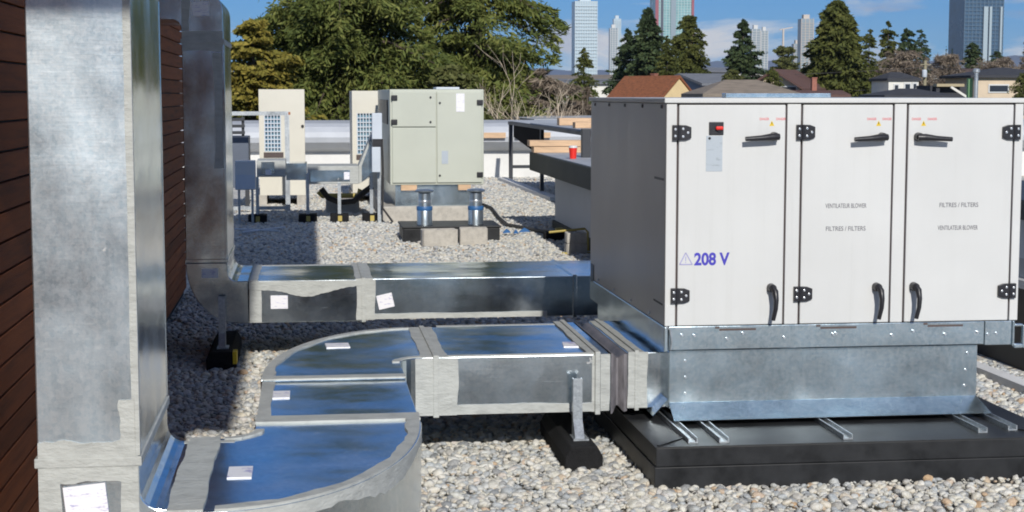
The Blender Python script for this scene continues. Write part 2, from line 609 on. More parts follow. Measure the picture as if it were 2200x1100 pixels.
def make_gravel():
    col = bpy.data.collections.new('stones')
    gm = gravel_mat('river_stone', True)
    rng = np.random.default_rng(3)
    for k in range(10):
        bm = bmesh.new()
        bmesh.ops.create_icosphere(bm, subdivisions=2, radius=1.0)
        sc = np.array([1.0, rng.uniform(0.62, 0.9), rng.uniform(0.45, 0.72)])
        planes = rng.normal(size=(9, 3))
        planes /= np.linalg.norm(planes, axis=1)[:, None]
        offs = rng.uniform(0.66, 0.95, 9)
        for v in bm.verts:
            p = np.array(v.co)
            for q, o_ in zip(planes, offs):           # chip flats off the ball
                d = p @ q - o_
                if d > 0:
                    p = p - q * d * 0.85
            v.co = p * sc
        me = bpy.data.meshes.new('stone')
        bm.to_mesh(me)
        bm.free()
        me.materials.append(gm)
        me.polygons.foreach_set('use_smooth', [True] * len(me.polygons))
        so = bpy.data.objects.new('stone', me)
        col.objects.link(so)

    pts, scl = [], []

    def scatter(x0, x1, y0, y1, dens, r0, r1, zj, z0=0.0):
        n = int((x1 - x0) * (y1 - y0) * dens)
        x = rng.uniform(x0, x1, n)
        y = rng.uniform(y0, y1, n)
        r = r0 + (r1 - r0) * rng.beta(1.5, 2.6, n)
        z = z0 + rng.uniform(-zj, zj * 0.6, n) - 0.008
        keep = x > -1.02
        # nothing under the big curb
        keep &= ~((x > 1.5) & (x < 3.4) & (y > 6.75) & (y < 9.2))
        x, y, z, r = x[keep], y[keep], z[keep], r[keep]
        pts.append(np.stack([x, y, z], 1))
        scl.append(r)
    scatter(-1.0, 4.2, 4.4, 6.3, 900, 0.013, 0.031, 0.011)
    scatter(-1.0, 4.2, 6.3, 11.2, 1500, 0.012, 0.031, 0.013)
    scatter(-2.0, 6.0, 11.2, 17.0, 1000, 0.014, 0.033, 0.013)
    scatter(-3.0, 7.0, 17.0, 24.0, 620, 0.018, 0.036, 0.013)
    scatter(-5.0, 9.0, 24.0, 32.6, 340, 0.024, 0.045, 0.013)
    scatter(-1.0, 4.2, 5.8, 11.2, 130, 0.030, 0.042, 0.012)
    scatter(-1.0, 4.2, 6.2, 9.5, 900, 0.005, 0.011, 0.006, 0.004)
    # a few stones kicked up against the curb front
    P = np.concatenate(pts)
    R = np.concatenate(scl)
    me = bpy.data.meshes.new('gravel')
    me.vertices.add(len(P))
    me.vertices.foreach_set('co', P.ravel())
    a = me.attributes.new('size', 'FLOAT', 'POINT')
    a.data.foreach_set('value', R)
    ob = bpy.data.objects.new('gravel', me)
    S.collection.objects.link(ob)
    g = bpy.data.node_groups.new('scatter_stones', 'GeometryNodeTree')
    g.interface.new_socket('Geometry', in_out='INPUT', socket_type='NodeSocketGeometry')
    g.interface.new_socket('Geometry', in_out='OUTPUT', socket_type='NodeSocketGeometry')
    gi, go = g.nodes.new('NodeGroupInput'), g.nodes.new('NodeGroupOutput')
    ci = g.nodes.new('GeometryNodeCollectionInfo')
    ci.inputs['Collection'].default_value = col
    ci.inputs['Separate Children'].default_value = True
    ci.inputs['Reset Children'].default_value = True
    mp = g.nodes.new('GeometryNodeMeshToPoints')
    ip = g.nodes.new('GeometryNodeInstanceOnPoints')
    ip.inputs['Pick Instance'].default_value = True
    rv = g.nodes.new('FunctionNodeRandomValue')
    rv.data_type = 'FLOAT_VECTOR'
    rv.inputs[0].default_value = (-0.5, -0.5, 0)
    rv.inputs[1].default_value = (0.5, 0.5, 6.283)
    ri = g.nodes.new('FunctionNodeRandomValue')
    ri.data_type = 'INT'
    ri.inputs[4].default_value = 0
    ri.inputs[5].default_value = 9
    na = g.nodes.new('GeometryNodeInputNamedAttribute')
    na.data_type = 'FLOAT'
    na.inputs['Name'].default_value = 'size'
    k = g.links.new
    k(gi.outputs[0], mp.inputs['Mesh'])
    k(mp.outputs[0], ip.inputs['Points'])
    k(ci.outputs[0], ip.inputs['Instance'])
    k(rv.outputs[0], ip.inputs['Rotation'])
    k(ri.outputs[2], ip.inputs['Instance Index'])
    k(na.outputs[0], ip.inputs['Scale'])
    k(ip.outputs[0], go.inputs[0])
    md = ob.modifiers.new('stones', 'NODES')
    md.node_group = g
    tag(ob, 'loose grey and tan river stones covering the flat roof', 'gravel', kind='stuff')


make_gravel()

# ------------------------------------------------------------------ clad penthouse at the left
WX = -1.03
bld = thing('building', (WX - 3, 6, 0), 'brown plank clad rooftop building with dark overhanging eave beside the ducts', 'building')
quick('wall', SOFFIT, bld, (-6.5, WX - 0.024, -3.0, 13.9, -0.05, 4.48))
pl0 = None
for k in range(43):
    z0 = 0.03 + k * 0.1021
    quick('plank', CEDAR, bld, (WX - 0.022, WX, -2.98, 13.88, z0 + (0.07 if k > 21 else 0), z0 + 0.0945 + (0.07 if k > 21 else 0)), bevel=0.003)
quick('trim', CREAM, bld, (WX - 0.02, WX + 0.006, -2.98, 13.89, 2.281, 2.34))
m = MB()
m.prism([(-6.6, -0.05), (0.02, -0.05), (0.02, 5.5), (0.50, 5.5), (0.50, 14.2), (-6.6, 14.2)], 'z', 4.50, 4.75)
m.build('roof_overhang', SOFFIT, bld)

# ------------------------------------------------------------------ duct helpers


_bk = [0]


def band_h():
    _bk[0] += 1
    return 0.0030 + 0.00042 * (_bk[0] * 5 % 13)


def band(parent, o, u, v, L_, w0, w1, name='sealant_band', jit=0.012, seed=0, n=None, mat=None):
    """a brushed strip of sealant on a flat face: runs L_ along u from o, between v=w0 and v=w1, edges uneven"""
    o, u, v = Vector(o), Vector(u).normalized(), Vector(v).normalized()
    nn = u.cross(v).normalized()
    rnd = random.Random(seed * 77 + 5)
    n = n or max(8, int(L_ / 0.035))

    def edge(j):
        ph = [rnd.uniform(0, 6.28) for _ in range(4)]
        return [0.62 * j * (math.sin(i * 0.30 + ph[0]) * 0.6 + math.sin(i * 0.71 + ph[1]) * 0.35 + rnd.uniform(-0.22, 0.22)) for i in range(n + 1)]
    j0 = jit[0] if isinstance(jit, tuple) else jit
    j1 = jit[1] if isinstance(jit, tuple) else jit
    e0, e1 = edge(j0), edge(j1)
    hh = band_h()
    vs, fs = [], []
    for i in range(n + 1):
        s = L_ * i / n
        a = o + u * s + v * (w0 + e0[i])
        b = o + u * s + v * (w1 + e1[i])
        vs += [a + nn * hh, b + nn * hh, a - nn * 0.001, b - nn * 0.001]
    for i in range(n):
        p, q = i * 4, i * 4 + 4
        fs += [(p, q, q + 1, p + 1), (p, p + 2, q + 2, q), (p + 1, q + 1, q + 3, p + 3), (p + 2, p + 3, q + 3, q + 2)]
    fs += [(0, 1, 3, 2), (4 * n, 4 * n + 2, 4 * n + 3, 4 * n + 1)]
    return MB().add(vs, fs).build(name, mat or SEAL, parent)


def sticker(parent, c, u, v, w, h, mat=None, name='label_sticker', th=0.004):
    c, u, v = Vector(c), Vector(u).normalized(), Vector(v).normalized()
    n = u.cross(v)
    vs = []
    for d in (-0.001, th):
        for i, j in ((-1, -1), (1, -1), (1, 1), (-1, 1)):
            vs.append(c + u * (i * w / 2) + v * (j * h / 2) + n * d)
    return MB().add(vs, [(3, 2, 1, 0), (4, 5, 6, 7), (0, 1, 5, 4), (1, 2, 6, 5), (2, 3, 7, 6), (3, 0, 4, 7)]).build(name, mat or PAPER, parent)


def arc(cx, cy, rx, ry, a0, a1, n):
    return [(cx + rx * math.cos(math.radians(a0 + (a1 - a0) * i / n)), cy + ry * math.sin(math.radians(a0 + (a1 - a0) * i / n))) for i in range(n + 1)]


X, Y, Z = Vector((1, 0, 0)), Vector((0, 1, 0)), Vector((0, 0, 1))


def riser_profile(x0, x1, zb, zt, zelb, xout):
    """outlines (x,z): lower elbow, riser, upper elbow into the wall"""
    w = x1 - x0
    low = arc(x0 + w + 0.06, zelb, w + 0.06, zelb - zb, 180, 270, 14) + [(xout, zb), (xout, zt)] + arc(x1 + 0.06, zt + 0.06, 0.06, 0.06, 270, 180, 5) + [(x1, zelb)]
    ris = [(x0, zelb), (x1, zelb), (x1, 1.96), (x0, 1.96)]
    up = [(x0, 1.96), (x1, 1.96)] + arc(x1 - 0.12, 2.15, 0.12, 0.12, 0, 90, 8) + [(WX - 0.1, 2.27), (WX - 0.1, 2.10)] + arc(x0 - 0.06, 2.04, 0.06, 0.06, 90, 0, 4)
    return low, ris, up


# ---- near run: riser, lower elbow, S-bend and trunk to the white unit
ZB, ZT = 0.205, 0.470
near = thing('air_duct', (0.2, 6.3, 0), 'near galvanized duct run: tall riser, curved bends and trunk into the white unit', 'duct')
x0, x1, y0, y1 = -0.768, -0.487, 4.65, 5.58
low, ris, up = riser_profile(x0, x1, ZB, ZT, 0.60, -0.36)
MB().prism(low, 'y', y0, y1).build('lower_elbow', GALV, near, bevel=0.004)
MB().prism(ris, 'y', y0, y1).build('riser', GALV_R, near, bevel=0.004)
MB().prism(up, 'y', y0, y1).build('upper_elbow', GALV, near, bevel=0.004)
# standing flange around the joint and the folded front edge
quick('flange', SEAL, near, (x0 - 0.008, x1 + 0.008, y0 - 0.010, y1 + 0.01, 0.600, 0.628), bevel=0.003)
quick('side_panel', GALV, near, (x1, x1 + 0.0015, y0 + 0.013, y1 - 0.015, 0.63, 1.957))
quick('corner_seam', SEAL, near, (x1 - 0.010, x1 + 0.004, y0 - 0.006, y0 + 0.012, 0.63, 1.958), bevel=0.002)
quick('corner_seam', GALV, near, (x1 - 0.004, x1 + 0.003, y1 - 0.014, y1 + 0.004, 0.63, 1.958), bevel=0.002)
band(near, (x0 + 0.002, y0, 0), X, Z, x1 - x0 - 0.004, 0.628, 0.672, jit=(0.0, 0.011), seed=1, n=30)
band(near, (x0 + 0.002, y0, 0), X, Z, x1 - x0 - 0.004, 0.557, 0.600, jit=(0.009, 0.0), seed=2, n=30)
band(near, (x1, y0, 0.66), Z, -X, 0.13, 0.008, 0.052, jit=(0.0, 0.007), seed=3, n=20)
band(near, (x1, y0, 0.79), Z, -X, 1.16, 0.008, 0.017, jit=(0.0, 0.002), seed=4)
band(near, (x0, y0, 0.21), Z, -X, 0.37, -0.062, -0.002, jit=(0.010, 0.0), seed=5)
band(near, (x1, y0, 0.21), Z, -X, 0.37, 0.002, 0.05, jit=(0.0, 0.008), seed=6)
sk = at(186, 1075, y0)
tl = Matrix.Rotation(-0.10, 3, 'Y')
sticker(near, (sk.x, y0 - 0.007, sk.z - 0.006), tl @ X, tl @ Z, 0.118, 0.105, th=0.003)

# second elbow (from the riser towards the S bend)
outer = [(-0.36, 4.60), (-0.273, 4.60)] + arc(-0.30, 5.90, 0.695, 1.30, -85, 0, 22)
poly = [(-0.359, 4.6)] + outer[1:] + [(-0.20, 5.90)] + arc(-0.30, 5.73, 0.10, 0.12, 0, -90, 6) + [(-0.359, 5.61)]
MB().prism(poly, 'z', ZB, ZT).build('bend', GALV, near, bevel=0.004)
# straight between the bends
MB().prism([(-0.20, 5.902), (0.395, 5.902), (0.395, 6.758), (-0.20, 6.758)], 'z', ZB + 0.002, ZT - 0.008).build('straight_section', GALV, near, bevel=0.004)
# first elbow
poly = [(-0.207, 6.76)] + [(0.395, 6.76)] + arc(0.50, 7.13, 0.105, 0.12, 180, 90, 6) + [(0.56, 7.25), (0.56, 8.20)] + list(arc(0.52, 6.80, 0.727, 1.40, 90, 180, 24))
MB().prism(poly, 'z', ZB, ZT).build('bend', GALV, near, bevel=0.004)
# trunk to the unit
MB().prism([(0.562, 7.25), (1.286, 7.25), (1.286, 8.30), (0.562, 8.20)], 'z', ZB, ZT).build('trunk_section', GALV, near, bevel=0.004)
# flanged end, flexible canvas joint, collar
quick('flange', SEAL, near, (1.288, 1.312, 7.235, 8.31, ZB - 0.012, ZT + 0.014), bevel=0.003)
quick('flange', SEAL, near, (0.548, 0.574, 7.240, 8.21, ZB - 0.010, ZT + 0.010), bevel=0.003)
quick('end_section', GALV, near, (1.3125, 1.362, 7.25, 8.30, ZB + 0.002, ZT))
m = MB()
nseg = 10
prof = []
for i in range(nseg + 1):
    s = i / nseg
    w = 0.010 * math.sin(s * math.pi * 3 + 0.6) - 0.020 * math.sin(s * math.pi)
    prof.append((1.362 + 0.078 * s, w))
ring = []
for xx, w in prof:
    ring.append([(xx, 7.25 - w, ZB - w - 0.006), (xx, 8.30 + w, ZB - w - 0.006), (xx, 8.30 + w, ZT + w * 0.8), (xx, 7.25 - w, ZT + w * 0.8)])
vs = [p for r_ in ring for p in r_]
fs = [(i * 4 + k, i * 4 + (k + 1) % 4, i * 4 + 4 + (k + 1) % 4, i * 4 + 4 + k) for i in range(nseg) for k in range(4)]
m.add(vs, fs).build('canvas_joint', CANVAS, near, smooth=True)
quick('collar', GALV, near, (1.440, 1.62, 7.25, 8.30, ZB + 0.012, ZT + 0.004), bevel=0.003)
quick('flange', SEAL, near, (1.472, 1.492, 7.240, 8.31, ZB + 0.002, ZT + 0.016), bevel=0.003)

# sealant on top and front of the near run
band(near, (0.61, 7.252, ZT), X, Y, 0.67, 0.0, 0.02, jit=(0, 0.006), seed=10)
band(near, (0.56, 7.25, ZT), Y, -X, 0.95, -0.052, 0.066, jit=0.009, seed=11)
band(near, (0.64, 8.268, ZT), X, -Y, 0.64, 0.0, 0.045, jit=(0, 0.010), seed=12)
band(near, (1.2865, 7.25, ZT), Y, -X, 1.045, 0.0, 0.035, jit=(0, 0.007), seed=13)
band(near, (0.41, 7.25, ZB), X, Z, 0.875, 0.002, 0.045, jit=(0, 0.007), seed=14)
band(near, (0.50, 7.25, ZB), Z, -X, 0.262, -0.158, 0.095, jit=(0.010, 0.0), seed=15)
band(near, (1.2865, 7.25, ZB), Z, -X, 0.262, -0.001, 0.012, jit=(0, 0.002), seed=16)
band(near, (1.3125, 7.25, ZB + 0.004), Z, -X, 0.262, -0.044, -0.002, jit=(0.006, 0), seed=17)
band(near, (1.455, 7.25, ZB + 0.014), Z, -X, 0.258, -0.078, 0.013, jit=0.007, seed=18)
band(near, (1.455, 7.25, ZT + 0.004), Y, -X, 1.04, -0.060, 0.012, jit=0.006, seed=19)
# joints around the S bend
band(near, (-0.20, 6.76, ZT), X, Y, 0.595, -0.02, 0.055, jit=0.007, seed=20)
band(near, (-0.20, 5.90, ZT), X, Y, 0.595, -0.06, 0.05, jit=0.010, seed=21)
band(near, (-0.20, 5.93, ZT - 0.008), Y, -X, 0.80, -0.05, -0.001, jit=(0.008, 0), seed=22)
band(near, (-0.36, 4.61, ZT), Y, -X, 1.0, -0.050, 0.055, jit=0.008, seed=23)
band(near, (-0.43, 5.575, ZT), X, -Y, 0.17, -0.0, 0.035, jit=(0, 0.006), seed=24)


def arc_band(parent, pts, width, z, inward, jit=0.01, seed=0):
    rnd = random.Random(seed)
    hh = band_h()
    vs, fs = [], []
    for i, p in enumerate(pts):
        w = width + jit * (math.sin(i * 0.9 + seed) * 0.6 + rnd.uniform(-0.5, 0.5))
        d = Vector(inward(p)).normalized()
        q = (p[0] + d.x * w, p[1] + d.y * w)
        p2 = (p[0] + d.x * 0.004, p[1] + d.y * 0.004)
        vs += [(p2[0], p2[1], z + hh), (q[0], q[1], z + hh), (p2[0], p2[1], z - 0.001), (q[0], q[1], z - 0.001)]
    for i in range(len(pts) - 1):
        a, b = i * 4, i * 4 + 4
        fs += [(a, b, b + 1, a + 1), (a, a + 2, b + 2, b), (a + 1, b + 1, b + 3, a + 3), (a + 2, a + 3, b + 3, b + 2)]
    fs += [(0, 1, 3, 2), (len(vs) - 4, len(vs) - 2, len(vs) - 1, len(vs) - 3)]
    return MB().add(vs, fs).build('sealant_band', SEAL, parent)


arc_band(near, list(arc(0.52, 6.80, 0.727, 1.40, 92, 180, 34)), 0.05, ZT, lambda p: (0.52 - p[0], 6.80 - p[1], 0), seed=4)
arc_band(near, list(arc(-0.30, 5.90, 0.695, 1.30, -88, 0, 34)), 0.050, ZT, lambda p: (-0.30 - p[0], 5.90 - p[1], 0), seed=5)
arc_band(near, list(arc(0.50, 7.13, 0.105, 0.12, 178, 92, 10)), 0.035, ZT, lambda p: (p[0] - 0.5, p[1] - 7.13, 0), seed=6, jit=0.006)
arc_band(near, list(arc(-0.30, 5.73, 0.10, 0.12, -2, -88, 10)), 0.035, ZT, lambda p: (p[0] + 0.3, p[1] - 5.73, 0), seed=7, jit=0.006)
# sealant down the curved outer side of the near bend
pts = list(arc(-0.30, 5.90, 0.695, 1.30, -86, -4, 40))
vs, fs = [], []
for i, p in enumerate(pts):
    d = Vector((p[0] + 0.30, (p[1] - 5.90) * 0.3, 0)).normalized()
    dep = 0.055 + 0.018 * math.sin(i * 0.33) + random.uniform(-0.006, 0.006)
    for off in (0.003, -0.001):
        vs += [(p[0] + d.x * off, p[1] + d.y * off, ZT - 0.002), (p[0] + d.x * off, p[1] + d.y * off, ZT - dep)]
for i in range(len(pts) - 1):
    a, b = i * 4, i * 4 + 4
    fs += [(a, b, b + 1, a + 1), (a, a + 2, b + 2, b), (a + 1, b + 1, b + 3, a + 3), (a + 2, a + 3, b + 3, b + 2)]
MB().add(vs, fs).build('sealant_band', SEAL, near)
# paper labels on the near run
for (px, py, zz, w, h, ry) in ((516, 1016, ZT, 0.075, 0.15, 0.0), (601, 849, ZT - 0.008, 0.08, 0.15, 0.0), (725, 743, ZT, 0.11, 0.13, 0.05), (1232, 741, ZT, 0.10, 0.14, -0.1)):
    p = atz(px, py, zz)
    rm = Matrix.Rotation(ry, 3, 'Z')
    sticker(near, (p.x, p.y, zz + 0.001), rm @ X, rm @ Y, w, h, th=0.003)

# ---- far run: riser and straight trunk behind
ZB2, ZT2 = 0.245, 0.505
far = thing('air_duct', (0.3, 10.5, 0), 'farther galvanized duct run: shaded riser by the wall and long trunk behind the near one', 'duct')
x0, x1, y0, y1 = -0.750, -0.500, 10.10, 11.05
low, ris, up = riser_profile(x0, x1, ZB2, ZT2, 0.62, -0.375)
MB().prism(low, 'y', y0, y1).build('lower_elbow', GALV, far, bevel=0.004)
MB().prism(ris, 'y', y0, y1).build('riser', GALV, far, bevel=0.004)
MB().prism(up, 'y', y0, y1).build('upper_elbow', GALV, far, bevel=0.004)
quick('trunk_section', GALV, far, (-0.373, 0.330, y0, y1, ZB2, ZT2), bevel=0.004)
quick('trunk_section', GALV, far, (0.332, 1.66, y0, y1, ZB2 + 0.010, ZT2 + 0.004), bevel=0.004)
quick('trunk_section', GALV, far, (1.662, 3.2, y0, y1, ZB2 + 0.010, ZT2 + 0.004), bevel=0.004)
quick('flange', SEAL, far, (0.320, 0.346, y0 - 0.008, y1 + 0.008, ZB2 - 0.006, ZT2 + 0.012), bevel=0.003)
quick('flange', GALV, far, (1.650, 1.676, y0 - 0.010, y1 + 0.010, ZB2, ZT2 + 0.014), bevel=0.003)
quick('flange', GALV, far, (x0 - 0.006, x1 + 0.006, y0 - 0.008, y1 + 0.008, 0.622, 0.645), bevel=0.003)
quick('flange', SEAL, far, (x0 - 0.006, x1 + 0.006, y0 - 0.008, y1 + 0.008, 1.955, 1.985), bevel=0.003)
quick('corner_seam', GALV, far, (x1 - 0.012, x1 + 0.004, y0 - 0.005, y0 + 0.012, 0.65, 1.95), bevel=0.002)
# front sealant: left post, sagging top strip, joint, bottom strip
band(far, (-0.372, y0, ZB2 + 0.002), Z, -X, ZT2 - ZB2 - 0.004, -0.078, -0.002, jit=(0.006, 0), seed=30)
n = 46
vs, fs = [], []
for i in range(n + 1):
    s = i / n
    xx = -0.372 + 0.70 * s
    sag = 0.055 + 0.045 * math.exp(-((s - 0.50) / 0.20) ** 2) - 0.02 * max(0, s - 0.75) * 4 + random.uniform(-0.003, 0.003)
    vs += [(xx, y0 - 0.0079, ZT2 - 0.002), (xx, y0 - 0.0079, ZT2 - sag), (xx, y0 + 0.001, ZT2 - 0.002), (xx, y0 + 0.001, ZT2 - sag)]
for i in range(n):
    a, b = i * 4, i * 4 + 4
    fs += [(a, b, b + 1, a + 1), (a, a + 2, b + 2, b), (a + 1, b + 1, b + 3, a + 3), (a + 2, a + 3, b + 3, b + 2)]
MB().add(vs, fs).build('sealant_band', SEAL, far)
band(far, (0.33, y0 - 0.0005, ZB2 + 0.008), Z, -X, ZT2 - ZB2 - 0.008, -0.075, 0.042, jit=0.008, seed=32)
band(far, (0.345, y0, ZB2 + 0.012), X, Z, 1.14, 0.0, 0.032, jit=(0, 0.004), seed=33)
band(far, (-0.372, y0, ZT2), Y, -X, 0.94, -0.055, -0.002, jit=(0.007, 0), seed=34)
band(far, (0.33, y0, ZT2 + 0.001), Y, -X, 0.94, -0.06, 0.045, jit=0.008, seed=35)
band(far, (-0.372, y1, ZT2), X, -Y, 0.70, 0.0, 0.07, jit=(0, 0.012), seed=36)
band(far, (x0 + 0.002, y0, 1.985), X, Z, 0.245, -0.075, 0.05, jit=0.012, seed=37)
band(far, (x1, y0, 1.20), Z, -X, 0.70, 0.012, 0.062, jit=(0, 0.012), seed=38)
band(far, (x0 + 0.002, y0, 2.035), Z, -X, 0.20, -0.05, 0.0, jit=(0.012, 0), seed=39)
p = at(600, 649, y0)
sticker(far, (p.x, y0 - 0.001, p.z), X, Z, 0.105, 0.082)
p = at(828, 647, y0)
rm = Matrix.Rotation(-0.22, 3, 'Y')
sticker(far, (p.x, y0 - 0.001, p.z), rm @ X, rm @ Z, 0.098, 0.088)
p = at(451, 587, y0)
sticker(far, (p.x, y0 - 0.001, p.z), X, Z, 0.10, 0.058)
p = at(431, 19, y0)
sticker(far, (p.x, y0 - 0.001, p.z), X, Z, 0.10, 0.085)


# ---- supports
def duct_support(x, yf, ztop, label, blk=(0.17, 0.95), hook=True, mark=False, group='rubber footed duct supports'):
    t = thing('duct_support', (x, yf, 0), label, 'support', group)
    w, l = blk
    prof = [(x - w / 2, -0.03), (x + w / 2, -0.03), (x + w / 2, 0.055), (x + w * 0.34, 0.105), (x - w * 0.34, 0.105), (x - w / 2, 0.055)]
    MB().prism(prof, 'y', yf - 0.20, yf + l - 0.2).build('rubber_block', RUBBER, t, bevel=0.008)
    m = MB()
    m.box(x - 0.021, x + 0.021, yf - 0.021, yf - 0.016, 0.107, ztop)
    m.box(x - 0.021, x - 0.017, yf - 0.016, yf + 0.016, 0.107, ztop)
    m.box(x + 0.017, x + 0.021, yf - 0.016, yf + 0.016, 0.107, ztop)
    m.build('strut', GALV_D, t)
    m = MB().box(x - 0.03, x + 0.04, yf - 0.09, yf + 0.02, 0.105, 0.113)
    m.add([(x - 0.021, yf - 0.022, 0.113), (x + 0.021, yf - 0.022, 0.113), (x + 0.021, yf - 0.085, 0.113), (x - 0.021, yf - 0.085, 0.113), (x - 0.021, yf - 0.022, 0.19), (x + 0.021, yf - 0.022, 0.19)],
          [(0, 1, 5, 4), (3, 2, 5, 4), (0, 4, 3), (1, 2, 5)])
    m.build('foot_bracket', GALV_D, t)
    if mark:
        quick('reflector', YEL, t, (x + w / 2 - 0.02, x + w / 2 + 0.004, yf - 0.205, yf - 0.10, 0.03, 0.104))
    return t


duct_support(1.195, 7.18, 0.375, 'strut on black rubber foot in front of the sunlit trunk, beside the charcoal curb', (0.17, 0.80))
duct_support(-0.535, 10.06, 0.42, 'strut on black rubber foot in shade at the farther riser', (0.18, 0.9), mark=True)
t = thing('rubber_block', (0.44, 5.6, 0), 'black rubber block with bracket peeking out beside the curved near bend', 'block')
quick('block', RUBBER, t, (0.30, 0.452, 5.05, 5.62, -0.03, 0.10), bevel=0.01)
quick('bracket', GALV_D, t, (0.36, 0.44, 5.20, 5.62, 0.1005, 0.112))

# ------------------------------------------------------------------ white air handling unit
YF, YB = 7.12, 9.07
AX0, AX1 = 1.583, 3.246
AZ0, AZ1 = 0.612, 1.612
unit = thing('rooftop_unit', ((AX0 + AX1) / 2, 8.1, 0.17), 'large white three door air handling unit marked 208 V', 'rooftop unit')
quick('cabinet', GASKET, unit, (AX0 + 0.012, AX1 - 0.012, YF + 0.018, YB - 0.012, AZ0, AZ1))
quick('side_panel', WHITE, unit, (AX0, AX0 + 0.011, YF + 0.03, YB, AZ0, AZ1 - 0.002), bevel=0.003)
quick('side_panel', WHITE, unit, (AX1 - 0.011, AX1, YF + 0.03, YB, AZ0, AZ1 - 0.002), bevel=0.003)
quick('back_panel', WHITE, unit, (AX0 + 0.013, AX1 - 0.013, YB - 0.011, YB, AZ0, AZ1 - 0.002))
seams = [1.635, 2.131, 2.203, 2.630, 2.696, 3.202]
G = 0.0045
posts = [(AX0, seams[0] - G), (seams[1] + G, seams[2] - G), (seams[3] + G, seams[4] - G), (seams[5] + G, AX1)]
for a, b in posts:
    quick('frame_post', WHITE, unit, (a, b, YF, YF + 0.028, AZ0, AZ1 - 0.004), bevel=0.003)
quick('lid', WHITE, unit, (AX0 - 0.012, AX1 + 0.012, YF - 0.012, YB + 0.012, AZ1, AZ1 + 0.022), bevel=0.004)
quick('lid_rib', GALV_P, unit, (1.94, 2.45, YF + 0.35, YF + 0.42, AZ1 + 0.0225, AZ1 + 0.044), bevel=0.003)
for k in range(5):
    yy = YF + 0.10 + k * 0.43
    quick('screw', BLACKP, unit, (AX0 - 0.005, AX0, yy - 0.012, yy + 0.012, AZ1 - 0.024, AZ1 - 0.008))
quick('lock_slot', BLACKP, unit, (AX0 - 0.002, AX0 + 0.003, YF + 0.05, YF + 0.24, 1.265, 1.275))
quick('lock_slot', BLACKP, unit, (AX0 - 0.002, AX0 + 0.003, YF + 0.05, YF + 0.24, 0.70, 0.708))
quick('lock_slot', BLACKP, unit, (AX0 - 0.004, AX0 + 0.003, YB - 0.12, YB - 0.03, 0.60, 0.70))


def lettering(parent, text, x, z, size, mat, y, bold=0.0, name='lettering', sx=1.0):
    cu = bpy.data.curves.new('t', 'FONT')
    cu.body = text
    cu.size = size
    cu.align_x = 'LEFT'
    cu.extrude = 0.0006
    cu.offset = bold
    o = bpy.data.objects.new('t', cu)
    S.collection.objects.link(o)
    dg = bpy.context.evaluated_depsgraph_get()
    me = bpy.data.meshes.new_from_object(o.evaluated_get(dg))
    bpy.data.objects.remove(o)
    me.transform(Matrix.Diagonal((sx, 1, 1, 1)))
    me.transform(Matrix.Rotation(math.pi / 2, 4, 'X'))
    org = world_loc(parent)
    me.transform(Matrix.Translation(Vector((x, y - 0.0012, z)) - org))
    me.materials.clear()
    me.materials.append(mat)
    q = bpy.data.objects.new(name, me)
    S.collection.objects.link(q)
    q.parent = parent
    return q


def child_mesh(mb, name, mats, part, **kw):
    """sub-part: mesh kept in the same frame as its thing"""
    return mb.build(name, mats, part, **kw)


def hinge(part, xc, zc, flip):
    m = MB()
    s = -1 if flip else 1
    y_a, y_b = YF - 0.016, YF + 0.001
    # plain leaf on the frame post, tapered leaf on the door
    m.prism([(xc - s * 0.027, zc - 0.034), (xc - s * 0.002, zc - 0.034), (xc - s * 0.002, zc + 0.034), (xc - s * 0.027, zc + 0.034)], 'y', y_a, y_b)
    m.prism([(xc + s * 0.004, zc - 0.034), (xc + s * 0.034, zc - 0.033), (xc + s * 0.058, zc - 0.024), (xc + s * 0.058, zc + 0.024), (xc + s * 0.034, zc + 0.033), (xc + s * 0.004, zc + 0.034)], 'y', y_a, y_b)
    m.tube([(xc + s * 0.001, YF - 0.012, zc - 0.034), (xc + s * 0.001, YF - 0.012, zc + 0.034)], 0.008, 10)
    for dx, dz in ((-0.015, 0.015), (-0.015, -0.015), (0.020, 0.017), (0.020, -0.017), (0.042, 0.0)):
        m.tube([(xc + s * dx, y_a + 0.001, zc + dz), (xc + s * dx, y_a - 0.0025, zc + dz)], 0.0062, 8, mi=1)
    return m.build('hinge', [BLACKP, BOLT], part, bevel=0.002)


def handle_h(part, xp, zp, d):
    m = MB()
    m.tube([(xp, YF + 0.001, zp), (xp, YF - 0.034, zp)], [0.021, 0.018], 16)
    m.tube([(xp - d * 0.014, YF - 0.040, zp - 0.001), (xp + d * 0.02, YF - 0.044, zp - 0.001), (xp + d * 0.07, YF - 0.048, zp - 0.006), (xp + d * 0.142, YF - 0.050, zp - 0.010)],
           [0.015, 0.0165, 0.0125, 0.0105], 12)
    return m.build('handle', BLACKP, part, smooth=True)


def handle_v(part, xp, zp):
    m = MB()
    m.tube([(xp, YF + 0.001, zp), (xp, YF - 0.036, zp)], [0.021, 0.018], 16)
    m.tube([(xp - 0.002, YF - 0.032, zp + 0.006), (xp + 0.006, YF - 0.050, zp - 0.012), (xp + 0.009, YF - 0.060, zp - 0.05), (xp + 0.007, YF - 0.060, zp - 0.09), (xp - 0.001, YF - 0.050, zp - 0.142)],
           [0.013, 0.0150, 0.0115, 0.0105, 0.0095], 12)
    return m.build('handle', BLACKP, part, smooth=True)


